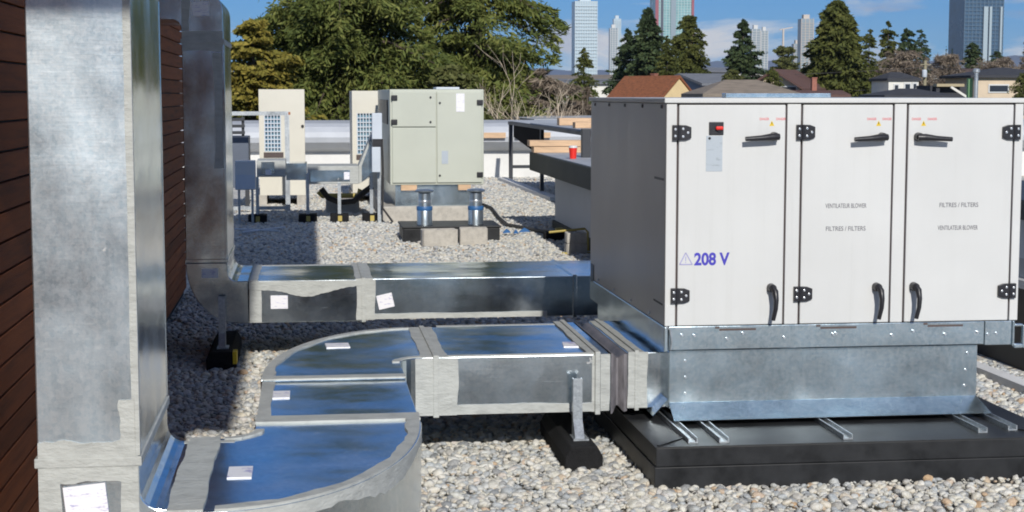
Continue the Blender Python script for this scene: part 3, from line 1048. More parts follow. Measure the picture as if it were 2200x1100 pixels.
def warning(part, px0, px1):
    a, b = at(px0, 262, YF), at(px1, 262, YF)
    cx, w = (a.x + b.x) / 2, b.x - a.x
    z = at(px0, 261, YF).z
    m = MB().box(cx - w / 2, cx + w / 2, YF - 0.0012, YF + 0.001, z - 0.027, z + 0.024)
    m.build('warning_sticker', paint('sticker_white', (0.76, 0.76, 0.76), rough=0.5), part)
    lettering(part, 'DANGER', cx - w / 2 + 0.003, z + 0.006, 0.0155, REDINK, YF - 0.001, 0.0002, sx=0.70)
    lettering(part, 'DANGER', cx + w / 2 - 0.041, z + 0.006, 0.0155, REDINK, YF - 0.001, 0.0002, sx=0.70)
    MB().prism([(cx - 0.012, z - 0.020), (cx + 0.012, z - 0.020), (cx, z + 0.004)], 'y', YF - 0.0025, YF).build('warning_triangle', YEL, part)
    MB().prism([(cx - 0.0013, z - 0.013), (cx + 0.0013, z - 0.013), (cx + 0.0017, z - 0.003), (cx - 0.0017, z - 0.003)], 'y', YF - 0.0032, YF - 0.0020).build('exclamation_mark', BLACKP, part)


doors = []
for i, (a, b) in enumerate(((seams[0], seams[1]), (seams[2], seams[3]), (seams[4], seams[5]))):
    d = quick('door', WHITE, unit, (a + G, b - G, YF - 0.002, YF + 0.028, AZ0 + 0.001, AZ1 - 0.008), bevel=0.004)
    doors.append(d)
tag(doors[0], 'left door with red rotary switch and 208 V lettering')
tag(doors[1], 'middle door lettered ventilateur blower above filtres filters')
tag(doors[2], 'right door lettered filtres filters above ventilateur blower')
ZH1, ZH2 = at(1462, 285, YF).z, at(1455, 636, YF).z
for zz, yy in ((285, 0), (636, 1)):
    pass
hinge(doors[0], seams[0], ZH1, False)
hinge(doors[0], seams[0], at(1455, 635, YF).z, False)
hinge(doors[1], seams[2], at(1730, 284, YF).z, False)
hinge(doors[1], seams[2], at(1720, 631, YF).z, False)
hinge(doors[2], seams[5], at(2178, 284, YF).z, True)
hinge(doors[2], seams[5], at(2165, 624, YF).z, True)
for d, (px, py, s) in zip(doors, ((1662, 293, -1), (1894, 294, -1), (1972, 294, 1))):
    p = at(px, py, YF)
    handle_h(d, p.x, p.z, s)
for d, (px, py) in zip(doors, ((1656, 618), (1882, 616), (1962, 615))):
    p = at(px, py, YF)
    handle_v(d, p.x, p.z)
warning(doors[0], 1630, 1686)
warning(doors[1], 1861, 1914)
warning(doors[2], 1957, 2011)
# rotary disconnect and its plate
a, b = at(1523, 262, YF), at(1554, 290, YF)
quick('switch_plate', BLACKP, doors[0], (a.x, b.x, YF - 0.008, YF, b.z, a.z), bevel=0.003)
c = at(1546, 275, YF)
MB().tube([(c.x - 0.004, YF - 0.006, c.z), (c.x - 0.004, YF - 0.016, c.z)], 0.016, 16).build('switch_boss', BLACKP, doors[0])
quick('switch_knob', RED, doors[0], (c.x - 0.022, c.x + 0.012, YF - 0.026, YF - 0.012, c.z - 0.008, c.z + 0.008), bevel=0.005)
a, b = at(1517, 292, YF), at(1552, 368, YF)
quick('instruction_plate', GREYLBL, doors[0], (a.x, b.x - 0.002, YF - 0.0035, YF, b.z, a.z))
a = at(1526, 297, YF)
MB().tube([(a.x - 0.004, YF - 0.003, a.z), (a.x - 0.004, YF - 0.006, a.z)], 0.006, 10).build('plate_screw', BLACKP, doors[0])
# lettering
p = at(1491, 569, YF)
lettering(doors[0], '208 V', p.x, p.z, 0.076, INK, YF - 0.001, 0.0026, sx=0.88)
a, b, c = at(1460, 568, YF), at(1487, 568, YF), at(1473, 543, YF)
m = MB()
for p, q in ((a, b), (b, c), (c, a)):
    m.bar((p.x, YF - 0.0025, p.z), (q.x, YF - 0.0025, q.z), 0.002, 0.0045, up=(0, 0, 1))
m.bar((c.x, YF - 0.0022, c.z - 0.018), (c.x, YF - 0.0022, a.z + 0.014), 0.004, 0.001)
m.box(c.x - 0.002, c.x + 0.002, YF - 0.0028, YF - 0.001, a.z + 0.006, a.z + 0.010)
m.build('voltage_triangle', INKP, doors[0])
for dd, txt, px0, px1, pyb in ((doors[1], 'VENTILATEUR BLOWER', 1773, 1861, 447), (doors[1], 'FILTRES / FILTERS', 1774, 1859, 496), (doors[2], 'FILTRES / FILTERS', 2018, 2101, 445), (doors[2], 'VENTILATEUR BLOWER', 2014, 2100, 494)):
    p, q = at(px0, pyb, YF), at(px1, pyb, YF)
    o = lettering(dd, txt, 0, 0, 0.029, INKG, 0, 0.0002)
    xs = [v.co.x for v in o.data.vertices]
    org = world_loc(dd)
    k = (q.x - p.x) / (max(xs) - min(xs))
    x00 = min(xs)
    for v in o.data.vertices:
        v.co.x = (v.co.x - x00) * k + p.x - org.x
        v.co.y += YF - 0.001
        v.co.z += p.z
# base rail
RZ0, RZ1 = 0.503, 0.610
m = MB()
m.box(AX0 + 0.018, AX1 - 0.16, YF - 0.004, YF + 0.05, RZ0, RZ1)
m.build('base_rail', GALV_P, unit, bevel=0.003)
m = MB()
m.box(AX1 - 0.158, AX1 - 0.03, YF - 0.008, YF + 0.05, RZ0 - 0.004, RZ1)
m.build('base_rail', GALV_P, unit, bevel=0.003)
quick('base_rail', GALV_P, unit, (AX0 - 0.004, AX0 + 0.014, YF - 0.01, YB - 0.01, RZ0 - 0.006, RZ1), bevel=0.004)
quick('base_rail', GALV_P, unit, (AX1 - 0.028, AX1 - 0.005, YF + 0.06, YB - 0.01, RZ0, RZ1))
quick('base_rail', GALV_P, unit, (AX0 + 0.03, AX1 - 0.03, YB - 0.06, YB - 0.012, RZ0, RZ1))
# lifting lug standing off the right corner
lx = AX1 - 0.028
lug = MB()
for q in ((0.002, 0.012, RZ0 - 0.01, RZ1), (0.052, 0.064, RZ0 - 0.02, RZ1 - 0.02)):
    lug.box(lx + q[0], lx + q[1], YF - 0.012, YF + 0.012, q[2], q[3])
lug.box(lx + 0.012, lx + 0.052, YF - 0.012, YF + 0.012, RZ1 - 0.026, RZ1 - 0.014)
lug.box(lx + 0.012, lx + 0.052, YF - 0.012, YF + 0.012, RZ0 - 0.02, RZ0 + 0.0)
lug.build('lifting_lug', GALV_P, unit, bevel=0.004)
MB().tube([(AX0 + 0.026, YF - 0.012, RZ0 + 0.002), (AX0 + 0.028, YF - 0.020, RZ0 + 0.05), (AX0 + 0.022, YF - 0.016, RZ0 + 0.095), (AX0 + 0.004, YF - 0.008, RZ0 + 0.108)], 0.004, 8).build('corner_loop', GALV_D, unit, smooth=True)
rr = random.Random(4)
for k, (px, py) in enumerate(((1465, 720), (1492, 721), (1562, 728), (1596, 716), (1685, 725), (1790, 718), (1796, 716), (1916, 720), (1962, 711), (2030, 718), (2100, 714), (2122, 718), (2140, 716))):
    p = at(px, py, YF - 0.008)
    MB().tube([(p.x, YF - 0.004, p.z), (p.x, YF - 0.014, p.z)], 0.0055, 8).build('rail_bolt', BOLT, unit)
for k in range(3):
    xa = at((1545, 1762, 1992)[k], 705, YF).x
    quick('rail_slot', GASKET, unit, (xa, xa + 0.17, YF - 0.0045, YF - 0.0035, RZ1 - 0.022, RZ1 - 0.012))
    quick('rail_slot', GASKET, unit, (xa - 0.02, xa + 0.0, YF - 0.0045, YF - 0.0035, RZ1 - 0.012, RZ1 - 0.002))
for k in range(4):
    yy = YF + 0.3 + 0.45 * k
    MB().tube([(AX0 - 0.004, yy, RZ1 + 0.025), (AX0 - 0.012, yy, RZ1 + 0.025)], 0.007, 8).build('rail_bolt', BOLT, unit)
# galvanized plenum below with turned-out foot
PX0, PX1, PY0 = 1.612, 3.070, YF + 0.03
PZ0 = 0.200
quick('plenum', GALV_P, unit, (PX0, PX1, PY0, YB - 0.08, PZ0 + 0.028, RZ0 - 0.0065), bevel=0.003)
m = MB()
m.add([(PX0, PY0 - 0.002, PZ0 + 0.058), (PX1, PY0 - 0.002, PZ0 + 0.058), (PX1 + 0.02, PY0 - 0.13, PZ0), (PX0 - 0.004, PY0 - 0.13, PZ0),
       (PX0, PY0 - 0.0005, PZ0 + 0.054), (PX1, PY0 - 0.0005, PZ0 + 0.054), (PX1 + 0.02, PY0 - 0.128, PZ0 - 0.003), (PX0 - 0.004, PY0 - 0.128, PZ0 - 0.003)],
      [(3, 2, 1, 0), (4, 5, 6, 7), (0, 1, 5, 4), (2, 3, 7, 6), (1, 2, 6, 5), (0, 4, 7, 3)])
m.build('plenum_flange', GALV_P, unit)
m = MB()
m.add([(PX0 - 0.001, PY0 + 0.02, PZ0 + 0.07), (PX0 - 0.001, YB - 0.1, PZ0 + 0.07), (PX0 - 0.075, YB - 0.1, PZ0), (PX0 - 0.075, PY0 - 0.0, PZ0),
       (PX0, PY0 + 0.02, PZ0 + 0.066), (PX0, YB - 0.1, PZ0 + 0.066), (PX0 - 0.073, YB - 0.1, PZ0 - 0.003), (PX0 - 0.073, PY0, PZ0 - 0.003)],
      [(0, 1, 2, 3), (7, 6, 5, 4), (0, 4, 5, 1), (2, 6, 7, 3), (1, 5, 6, 2), (0, 3, 7, 4)])
m.build('plenum_flange', GALV_P, unit)
for px, py in ((1472, 775), (1472, 810), (1472, 845), (2078, 758), (2074, 794), (2072, 828)):
    p = at(px, py, PY0)
    MB().tube([(p.x, PY0 + 0.001, p.z), (p.x, PY0 - 0.006, p.z)], 0.005, 8).build('plenum_screw', BOLT, unit)
# sealed swirl of tape on the plenum
p = at(1990, 775, PY0)
# channel struts poking out from under the plenum
for px, py in ((1489, 943), (1556, 942), (1822, 935), (2112, 921), (2176, 916)):
    p = atz(px, py, 0.19)
    m = MB()
    yy0, yy1 = p.y, YF + 0.6
    m.box(p.x - 0.021, p.x - 0.0165, yy0, yy1, 0.172, 0.194)
    m.box(p.x + 0.0165, p.x + 0.021, yy0, yy1, 0.172, 0.194)
    m.box(p.x - 0.0165, p.x + 0.0165, yy0, yy1, 0.172, 0.177)
    m.build('channel_strut', GALV_D, unit)

# charcoal flashed curb the unit stands on
curb = thing('roof_curb', (2.6, 8, 0), 'low charcoal metal roof curb under the white unit', 'curb')
C0, C1, CF, CB = 1.440, 3.25, 6.62, 9.35
quick('side_skirt', CHAR, curb, (C0 - 0.006, C1 + 0.006, CF - 0.006, CB + 0.006, -0.05, 0.085), bevel=0.003)
quick('upper_skirt', CHAR, curb, (C0, C1, CF, CB, 0.0852, 0.168), bevel=0.004)
m = MB()
ins = 0.30
zt = 0.172
A_ = [(C0 - 0.004, CF - 0.004, 0.1685), (C1 + 0.004, CF - 0.004, 0.1685), (C1 + 0.004, CB + 0.004, 0.1685), (C0 - 0.004, CB + 0.004, 0.1685)]
B_ = [(C0 - 0.004, CF - 0.004, zt), (C1 + 0.004, CF - 0.004, zt), (C1 + 0.004, CB + 0.004, zt), (C0 - 0.004, CB + 0.004, zt)]
m.add(A_ + B_, [(3, 2, 1, 0), (4, 5, 6, 7), (0, 1, 5, 4), (1, 2, 6, 5), (2, 3, 7, 6), (3, 0, 4, 7)])
m.build('top_cap', CHAR, curb, bevel=0.002)
MB().bar((C0 + 0.012, CF + 0.012, 0.174), (C0 + 0.155, CF + 0.165, 0.174), 0.014, 0.008).build('mitre_seam', CHAR, curb)
MB().bar((C1 - 0.012, CF + 0.012, 0.174), (C1 - 0.155, CF + 0.165, 0.174), 0.014, 0.008).build('mitre_seam', CHAR, curb)

# ------------------------------------------------------------------ equipment farther back on the roof
def zat(py, Yd):
    return at(1000, py, Yd).z


# sage packaged unit
YC = 21.2
a, b = at(838, 300, YC), at(1040, 300, YC)
zc0, zc1 = zat(397, YC), zat(192, YC)
sage = thing('rooftop_unit', ((a.x + b.x) / 2, YC + 1.5, 0), 'sage green packaged unit behind the two round exhaust vents', 'rooftop unit')
quick('cabinet', SAGE, sage, (a.x, b.x, YC + 0.03, YC + 3.6, zc0, zc1), bevel=0.01)
xm, zm = at(938, 300, YC).x, zat(273, YC)
for q in ((a.x + 0.03, xm - 0.006, zm + 0.006, zc1 - 0.03), (a.x + 0.03, xm - 0.006, zc0 + 0.03, zm - 0.006), (xm + 0.006, b.x - 0.03, zc0 + 0.03, zc1 - 0.03)):
    quick('panel', SAGE, sage, (q[0], q[1], YC + 0.004, YC + 0.032, q[2], q[3]), bevel=0.006)
for px, py in ((847, 210), (847, 262), (1031, 220), (1031, 375)):
    p = at(px, py, YC)
    quick('hinge', BLACKP, sage, (p.x - 0.04, p.x + 0.04, YC - 0.02, YC + 0.006, p.z - 0.034, p.z + 0.034), bevel=0.008)
for px, py in ((925, 209), (925, 262), (945, 221), (945, 377)):
    p = at(px, py, YC)
    MB().tube([(p.x, YC + 0.006, p.z), (p.x, YC - 0.01, p.z)], 0.014, 8).build('latch', BLACKP, sage)
p, q = at(980, 201, YC), at(998, 240, YC)
quick('label_sticker', PAPER, sage, (p.x, q.x, YC - 0.001, YC + 0.005, q.z, p.z))
p, q = at(949, 324, YC), at(963, 352, YC)
quick('label_sticker', GREYLBL, sage, (p.x, q.x, YC - 0.001, YC + 0.005, q.z, p.z))
p, q = at(938, 187, YC), at(989, 192, YC)
quick('top_vent', BOXGREY, sage, (p.x, q.x, YC + 0.1, YC + 0.6, zc1, p.z), bevel=0.01)
quick('side_louvre', BLACKP, sage, (a.x - 0.015, a.x + 0.001, YC + 0.5, YC + 3.0, zat(268, YC), zat(215, YC)))
p, q = at(850, 404, YC), at(1012, 442, YC)
quick('base_rail', GALV_P, sage, (p.x, q.x, YC + 0.08, YC + 3.4, q.z, zc0 - 0.001))
quick('wood_shim', LUMBER, sage, (at(862, 400, YC).x, at(896, 400, YC).x, YC + 0.02, YC + 0.079, zc0 - 0.07, zc0 - 0.002))
quick('wood_shim', LUMBER, sage, (at(985, 400, YC).x, at(1012, 400, YC).x, YC + 0.02, YC + 0.079, zc0 - 0.07, zc0 - 0.002))
quick('plinth', CONC, sage, (at(822, 450, YC).x, at(1015, 450, YC).x, YC - 0.02, YC + 3.7, -0.05, q.z - 0.001), bevel=0.02)

# exhaust vents on their black curb, concrete blocks in front
YV = 18.55
vc = thing('vent_curb', (1.55, YV, 0), 'low black curb carrying two round exhaust vents', 'curb')
p, q = at(866, 480, YV - 0.25), at(1074, 480, YV - 0.25)
quick('skirt', CHAR, vc, (p.x, q.x, YV - 0.25, YV + 0.55, -0.04, 0.145), bevel=0.01)
quick('cap', CHAR, vc, (p.x - 0.015, q.x + 0.015, YV - 0.265, YV + 0.565, 0.1455, 0.17), bevel=0.008)
for px, lab in ((912, 'left round galvanized exhaust vent with flat cap and blue tape'), (1022, 'right round galvanized exhaust vent with flat cap and blue tape')):
    p = at(px, 430, YV)
    v = thing('exhaust_vent', (p.x, YV, 0.17), lab, 'vent', 'round exhaust vents')
    MB().lathe((p.x, YV, 0.17), [(0.088, 0), (0.088, 0.19), (0.084, 0.20), (0.074, 0.21), (0.072, 0.36)], 20).build('pipe', GALV_R, v, smooth=True)
    MB().lathe((p.x, YV, 0.17), [(0.090, 0.165), (0.0915, 0.17), (0.0915, 0.205), (0.088, 0.21)], 20).build('tape', BLUET, v, smooth=True)
    MB().lathe((p.x, YV, 0.17), [(0.075, 0.255), (0.0755, 0.26), (0.0755, 0.275), (0.074, 0.28)], 20).build('clamp', BOLT, v, smooth=True)
    MB().lathe((p.x, YV, 0.17), [(0.05, 0.36), (0.105, 0.375), (0.108, 0.39), (0.09, 0.405), (0.03, 0.412)], 20).build('cap', GALV_R, v, smooth=True)


def concrete_block(c, w, l, h, lab, rot=0.0, group='loose concrete blocks'):
    t = thing('concrete_block', c, lab, 'block', group)
    m = MB()
    x, y, z = c
    th = 0.032
    # shell with two open cores seen from the ends
    m.box(x - w / 2, x + w / 2, y - l / 2, y - l / 2 + th, z, z + h)
    m.box(x - w / 2, x + w / 2, y + l / 2 - th, y + l / 2, z, z + h)
    for k in (-1, 0, 1):
        xx = x + k * (w / 2 - th / 2)
        m.box(xx - th / 2 - (0.006 if k else 0), xx + th / 2 + (0.006 if k else 0), y - l / 2 + th, y + l / 2 - th, z + 0.004, z + h - 0.004)
    m.build('shell', CONC, t, bevel=0.006)
    t.rotation_euler.z = rot
    return t


p = at(946, 529, 17.65)
concrete_block((p.x, 17.8, -0.01), 0.38, 0.19, 0.19, 'pale concrete block lying left in front of the vent curb', 0.12)
p = at(1020, 525, 17.8)
concrete_block((p.x, 17.95, -0.01), 0.30, 0.19, 0.19, 'pale concrete block lying right in front of the vent curb', -0.06)
p = atz(1240, 545, 0)
concrete_block((p.x, p.y + 0.1, -0.01), 0.21, 0.19, 0.115, 'lower of two stacked concrete blocks beside the white unit', 0.03)
concrete_block((p.x, p.y + 0.1, 0.107), 0.205, 0.19, 0.11, 'upper of two stacked concrete blocks beside the white unit', -0.03)
t = thing('gas_pipe', (p.x, p.y, 0), 'yellow painted gas pipe bent around the stacked concrete blocks', 'pipe')
MB().tube([(p.x - 0.16, p.y + 0.02, 0.0), (p.x + 0.2, p.y + 0.02, 0.0), (p.x + 0.24, p.y + 0.4, 0.05)], 0.014, 8).build('low_run', YELGAS, t, smooth=True)
MB().tube([(p.x - 0.25, p.y + 0.32, 0.20), (p.x + 0.13, p.y + 0.30, 0.235), (p.x + 0.16, p.y + 0.28, 0.20), (p.x + 0.165, p.y + 0.28, 0.0)], 0.012, 8).build('upper_run', YELGAS, t, smooth=True)
q = atz(1200, 515, 0)
t = thing('pipe_block', (q.x, q.y, 0), 'black rubber pipe block with amber clamp near the stacked blocks', 'block')
quick('block', RUBBER, t, (q.x - 0.16, q.x + 0.2, q.y, q.y + 0.15, -0.02, 0.09), bevel=0.01)
quick('clamp', YELGAS, t, (q.x - 0.03, q.x + 0.06, q.y - 0.01, q.y + 0.1, 0.091, 0.13), bevel=0.01)

# black cable snaking over the gravel
pts = []
for px, py in ((1015, 436), (1040, 440), (1056, 447), (1072, 468), (1090, 483), (1120, 488), (1150, 494), (1180, 500), (1262, 502)):
    w_ = atz(px, py, 0.03)
    pts.append((w_.x, w_.y, 0.03))
m = MB().tube(pts, 0.022, 8)
tag(m.build('cable', CABLE, smooth=True), 'thick black cable snaking across the gravel right of the vents', 'cable')
for k, (px, py, w_) in enumerate(((1088, 501, 0.05), (1108, 502, 0.03), (1126, 499, 0.07))):
    w0 = atz(px, py, 0.02)
    m = MB().add([(w0.x - w_, w0.y - 0.03, 0.022), (w0.x + w_, w0.y - 0.05, 0.03), (w0.x + w_ * 0.8, w0.y + 0.06, 0.05), (w0.x - w_ * 0.7, w0.y + 0.04, 0.035), (w0.x, w0.y, 0.075)],
                 [(0, 1, 4), (1, 2, 4), (2, 3, 4), (3, 0, 4), (3, 2, 1, 0)])
    tag(m.build('tape_scrap', BLUET), ('leftmost', 'middle', 'rightmost')[k] + ' of three crumpled blue tape scraps on the gravel', 'scrap', 'blue tape scraps')
# pale sticks in the shade left
for k, (a_, b_) in enumerate((((505, 492), (600, 497)), ((520, 499), (612, 489)))):
    u0, u1 = atz(*a_, 0.03), atz(*b_, 0.03)
    m = MB().tube([(u0.x, u0.y, 0.03), (u1.x, u1.y, 0.035)], 0.012, 6)
    tag(m.build('conduit_offcut', BOXGREY, smooth=True), ('lower', 'upper')[k] + ' of two thin pale conduit offcuts lying in the shade', 'conduit', 'conduit offcuts')

COIL, t_, b_ = new_mat('coil_fins')
n1 = N(t_, 'ShaderNodeTexNoise', Scale=3.0, Detail=2)
t_.links.new(obj_coord(t_), n1.inputs['Vector'])
r1 = ramp(t_, [(0.3, (0.05, 0.15, 0.28)), (0.5, (0.12, 0.26, 0.34)), (0.7, (0.30, 0.16, 0.18))])
t_.links.new(n1.outputs[0], r1.inputs[0])
t_.links.new(r1.outputs[0], b_.inputs['Base Color'])
b_.inputs['Roughness'].default_value = 0.45
b_.inputs['Metallic'].default_value = 0.3


def cream_condenser(px0, px1, pyt, Yd, gpx0, gpx1, gp0, gp1, lab):
    a, b = at(px0, 300, Yd), at(px1, 300, Yd)
    zt_ = zat(pyt, Yd)
    t = thing('condensing_unit', ((a.x + b.x) / 2, Yd + 0.6, 0), lab, 'condenser', 'tall cream condensing units')
    g0, g1 = at(gpx0, 300, Yd).x, at(gpx1, 300, Yd).x
    z0, z1 = zat(gp1, Yd), zat(gp0, Yd)
    m = MB()
    m.box(a.x, g0, Yd, Yd + 1.5, 0.15, zt_)
    m.box(g1, b.x, Yd, Yd + 1.5, 0.15, zt_)
    m.box(g0, g1, Yd + 0.0, Yd + 1.5, z1, zt_ - 0.001)
    m.box(g0, g1, Yd + 0.0, Yd + 1.5, 0.15, z0)
    m.build('cabinet', CREAM, t)
    quick('coil', COIL, t, (g0, g1, Yd + 0.05, Yd + 0.08, z0, z1))
    m = MB()
    nx, nz = 5, 9
    for i in range(nx + 1):
        xx = g0 + (g1 - g0) * i / nx
        m.box(xx - 0.008, xx + 0.008, Yd - 0.004, Yd + 0.008, z0, z1)
    for j in range(nz + 1):
        zz_ = z0 + (z1 - z0) * j / nz
        m.box(g0, g1, Yd + 0.009, Yd + 0.018, zz_ - 0.008, zz_ + 0.008)
    m.build('guard_grille', BOXGREY, t)
    quick('base_gap', GASKET, t, (g0 - 0.02, g1 + 0.04, Yd - 0.006, Yd + 0.01, z0 - 0.09, z0 - 0.01))
    for dx in (0.06, 0.9):
        quick('foot', CONC, t, (a.x + (b.x - a.x) * dx - 0.06, a.x + (b.x - a.x) * dx + 0.06, Yd, Yd + 1.5, -0.03, 0.1495))
    return t


c1 = cream_condenser(557, 655, 192, 24.6, 569, 603, 247, 324, 'tall cream condensing unit left, behind the galvanized frame')
p = at(650, 271, 24.6)
MB().tube([(p.x, 24.601, p.z), (p.x, 24.58, p.z)], 0.022, 10).build('service_port', BLACKP, c1)
cream_condenser(757, 836, 195, 25.2, 768, 800, 243, 330, 'tall cream condensing unit right, beside the sage green unit')

# galvanized strut frame at the left
YFm = 23.3
fr = thing('strut_frame', (at(560, 400, YFm).x, YFm, 0), 'galvanized pipe frame standing in front of the left cream condenser', 'frame')
xl, xr = at(470, 300, YFm).x, at(617, 300, YFm).x
zt_ = zat(243, YFm)
MB().bar((xl, YFm, zt_), (xr + 0.03, YFm, zt_), 0.06, 0.055).build('top_rail', GALV_D, fr)
MB().bar((xr, YFm, 0), (xr, YFm, zt_ - 0.03), 0.065, 0.065).build('post', GALV_D, fr)
MB().bar((xl, YFm, 0), (xl, YFm, zt_ - 0.03), 0.065, 0.065).build('post', GALV_D, fr)
MB().bar((xl, YFm, 0.05), (xr - 0.033, YFm, 0.05), 0.05, 0.05).build('bottom_rail', GALV_D, fr)
quick('rust_cap', paint('rust', (0.35, 0.12, 0.04)), fr, (xr + 0.02, xr + 0.05, YFm - 0.035, YFm - 0.026, zt_ - 0.02, zt_ + 0.02))

# dark fan box behind the frame
YD = 24.0
dk = thing('fan_box', (at(510, 330, YD).x, YD, 0), 'dark louvred fan box at the far left behind the riser', 'fan')
x0, x1 = at(478, 300, YD).x, at(534, 300, YD).x
STEELB = paint('blue_grey_steel', (0.10, 0.12, 0.16), rough=0.5)
quick('housing', STEELB, dk, (x0, x1, YD, YD + 0.7, 0.3, zat(292, YD)), bevel=0.01)
for k in range(3):
    zz_ = zat(290 - k * 14, YD)
    quick('louvre', STEEL, dk, (x0, x1 - 0.06, YD + 0.02, YD + 0.3, zz_ + 0.02, zz_ + 0.06))
quick('post', STEEL, dk, (x1 - 0.10, x1 - 0.06, YD + 0.06, YD + 0.1, zat(292, YD), zat(250, YD)))
quick('post', STEEL, dk, (x0 + 0.1, x0 + 0.14, YD + 0.06, YD + 0.1, zat(292, YD), zat(250, YD)))
quick('leg', STEEL, dk, (x0, x0 + 0.06, YD, YD + 0.06, -0.03, 0.2995))
quick('leg', STEEL, dk, (x1 - 0.06, x1, YD, YD + 0.06, -0.03, 0.2995))

# white junction box
YJ = 21.0
p, q = at(504, 346, YJ), at(549, 408, YJ)
jb = thing('junction_box', ((p.x + q.x) / 2, YJ, 0), 'white rectangular junction box low beside the shaded riser', 'box')
quick('enclosure', WHITE, jb, (p.x, q.x, YJ, YJ + 0.3, q.z, p.z), bevel=0.01)
quick('lower_shade_sheet', BOXGREY, jb, (p.x + 0.006, q.x - 0.006, YJ - 0.012, YJ - 0.0005, q.z + 0.01, q.z + (p.z - q.z) * 0.52))  # blue-grey sheet colours the lower half like the shadow falling there
quick('leg', GALV_D, jb, (p.x + 0.03, p.x + 0.06, YJ + 0.1, YJ + 0.13, -0.02, q.z - 0.0005))
quick('leg', GALV_D, jb, (q.x - 0.06, q.x - 0.03, YJ + 0.1, YJ + 0.13, -0.02, q.z - 0.0005))

# low duct with flared end
YL = 21.4
ld = thing('low_duct', (at(680, 400, YL).x, YL, 0), 'low sealant coated duct with flared end left of the sage unit', 'duct')
p, q = at(551, 345, YL), at(614, 380, YL)
quick('end_section', SEAL, ld, (p.x, q.x, YL, YL + 0.7, q.z, p.z), bevel=0.008)
u, v = at(561, 348, YL), at(590, 372, YL)
quick('bare_metal', GALV, ld, (u.x, v.x, YL - 0.003, YL - 0.0003, v.z, u.z))
quick('label_sticker', PAPER, ld, (at(570, 360, YL).x, at(583, 360, YL).x, YL - 0.007, YL - 0.0035, zat(373, YL), zat(362, YL)))
u, v = at(614, 352, YL), at(660, 388, YL)
quick('middle_section', GALV, ld, (u.x + 0.001, v.x - 0.001, YL + 0.15, YL + 0.7, v.z, u.z))
p, q = at(660, 357, YL), at(771, 395, YL)
quick('trunk_section', SEAL, ld, (p.x, q.x, YL, YL + 0.75, q.z, p.z), bevel=0.008)
u, v = at(667, 366, YL), at(752, 390, YL)
quick('bare_metal', GALV, ld, (u.x, v.x, YL - 0.003, YL - 0.0003, v.z, u.z))
quick('label_sticker', PAPER, ld, (at(739, 370, YL).x, at(751, 370, YL).x, YL - 0.007, YL - 0.0035, zat(384, YL), zat(368, YL)))
w0, w1 = at(800, 285, YL), at(800, 378, YL)
m = MB()
m.prism([(q.x + 0.001, q.z), (w0.x, w1.z), (w0.x, w0.z), (q.x + 0.001, p.z)], 'y', YL + 0.02, YL + 0.5)
m.build('flare', SEAL, ld, bevel=0.005)
m = MB()
m.prism([(q.x + 0.04, q.z + 0.02), (w0.x - 0.01, w1.z + 0.03), (w0.x - 0.01, w0.z - 0.08), (q.x + 0.04, p.z - 0.0)], 'y', YL + 0.012, YL + 0.0195)
m.build('bare_metal', GALV, ld)
for px, pyt, pyb in ((553, 380, 446), (661, 372, 463), (729, 392, 452), (798, 372, 456)):
    p = atz(px, pyb, 0.1)
    zt2 = at(px, pyt, YL - 0.03).z
    x_ = at(px, 420, YL - 0.03).x
    MB().bar((x_, YL - 0.03, 0.10), (x_, YL - 0.03, zt2), 0.042, 0.042).build('leg', GALV_D, ld)
    quick('rubber_foot', RUBBER, ld, (x_ - 0.12, x_ + 0.12, YL - 0.14, YL + 0.1, -0.03, 0.0995), bevel=0.01)
    quick('foot_clip', YELGAS, ld, (x_ - 0.022, x_ + 0.03, YL - 0.152, YL - 0.1405, 0.01, 0.08))

# electrical boxes on posts
YE = 20.9
eb = thing('disconnect_stand', (at(810, 400, YE).x, YE, 0), 'two pale grey electrical boxes stacked on a strut post beside the sage unit', 'electrical box')
p, q = at(799, 243, YE), at(821, 299, YE)
quick('upper_box', BOXGREY, eb, (p.x, q.x, YE, YE + 0.16, q.z, p.z), bevel=0.006)
p2, q2 = at(799, 316, YE), at(818, 370, YE)
quick('lower_box', BOXGREY, eb, (p2.x, q2.x, YE, YE + 0.16, q2.z, p2.z), bevel=0.006)
quick('gland', BLACKP, eb, (p.x + 0.01, q.x - 0.01, YE + 0.02, YE + 0.14, p2.z + 0.0005, q.z - 0.0005))
xx = at(816, 400, YE).x
MB().bar((xx, YE + 0.19, 0), (xx, YE + 0.19, p.z), 0.045, 0.045).build('post', GALV_D, eb)
MB().tube([(q2.x + 0.02, YE + 0.05, p2.z + 0.1), (q2.x + 0.03, YE + 0.03, q2.z), (q2.x + 0.02, YE + 0.02, 0.2), (q2.x + 0.15, YE + 0.0, 0.02)], 0.014, 8).build('flex_conduit', CABLE, eb, smooth=True)
# gas line, pad and hose below the low duct
p, q = at(700, 400, 23.0), at(772, 432, 23.0)
m = MB().box(p.x, q.x, 23.0, 23.5, -0.02, 0.17)
tag(m.build('concrete_pad', CONC, bevel=0.02), 'small concrete pad under the yellow pipe', 'pad')
m = MB().tube([(at(684, 412, 22.9).x, 22.9, 0.30), (at(692, 416, 22.9).x, 22.9, 0.24), (at(768, 416, 22.9).x, 22.9, 0.24), (at(774, 408, 22.9).x, 22.9, 0.33)], 0.035, 10)
tag(m.build('gas_pipe', YELGAS, smooth=True), 'yellow painted gas pipe over the small concrete pad', 'pipe')
pts = []
for px, py in ((690, 405), (705, 425), (730, 435), (760, 432), (783, 412), (800, 400)):
    w_ = at(px, py, 22.3)
    pts.append((w_.x, 22.3, max(0.03, w_.z)))
tag(MB().tube(pts, 0.04, 8).build('hose', CABLE, smooth=True), 'thick black insulated hose sagging under the low duct', 'hose')

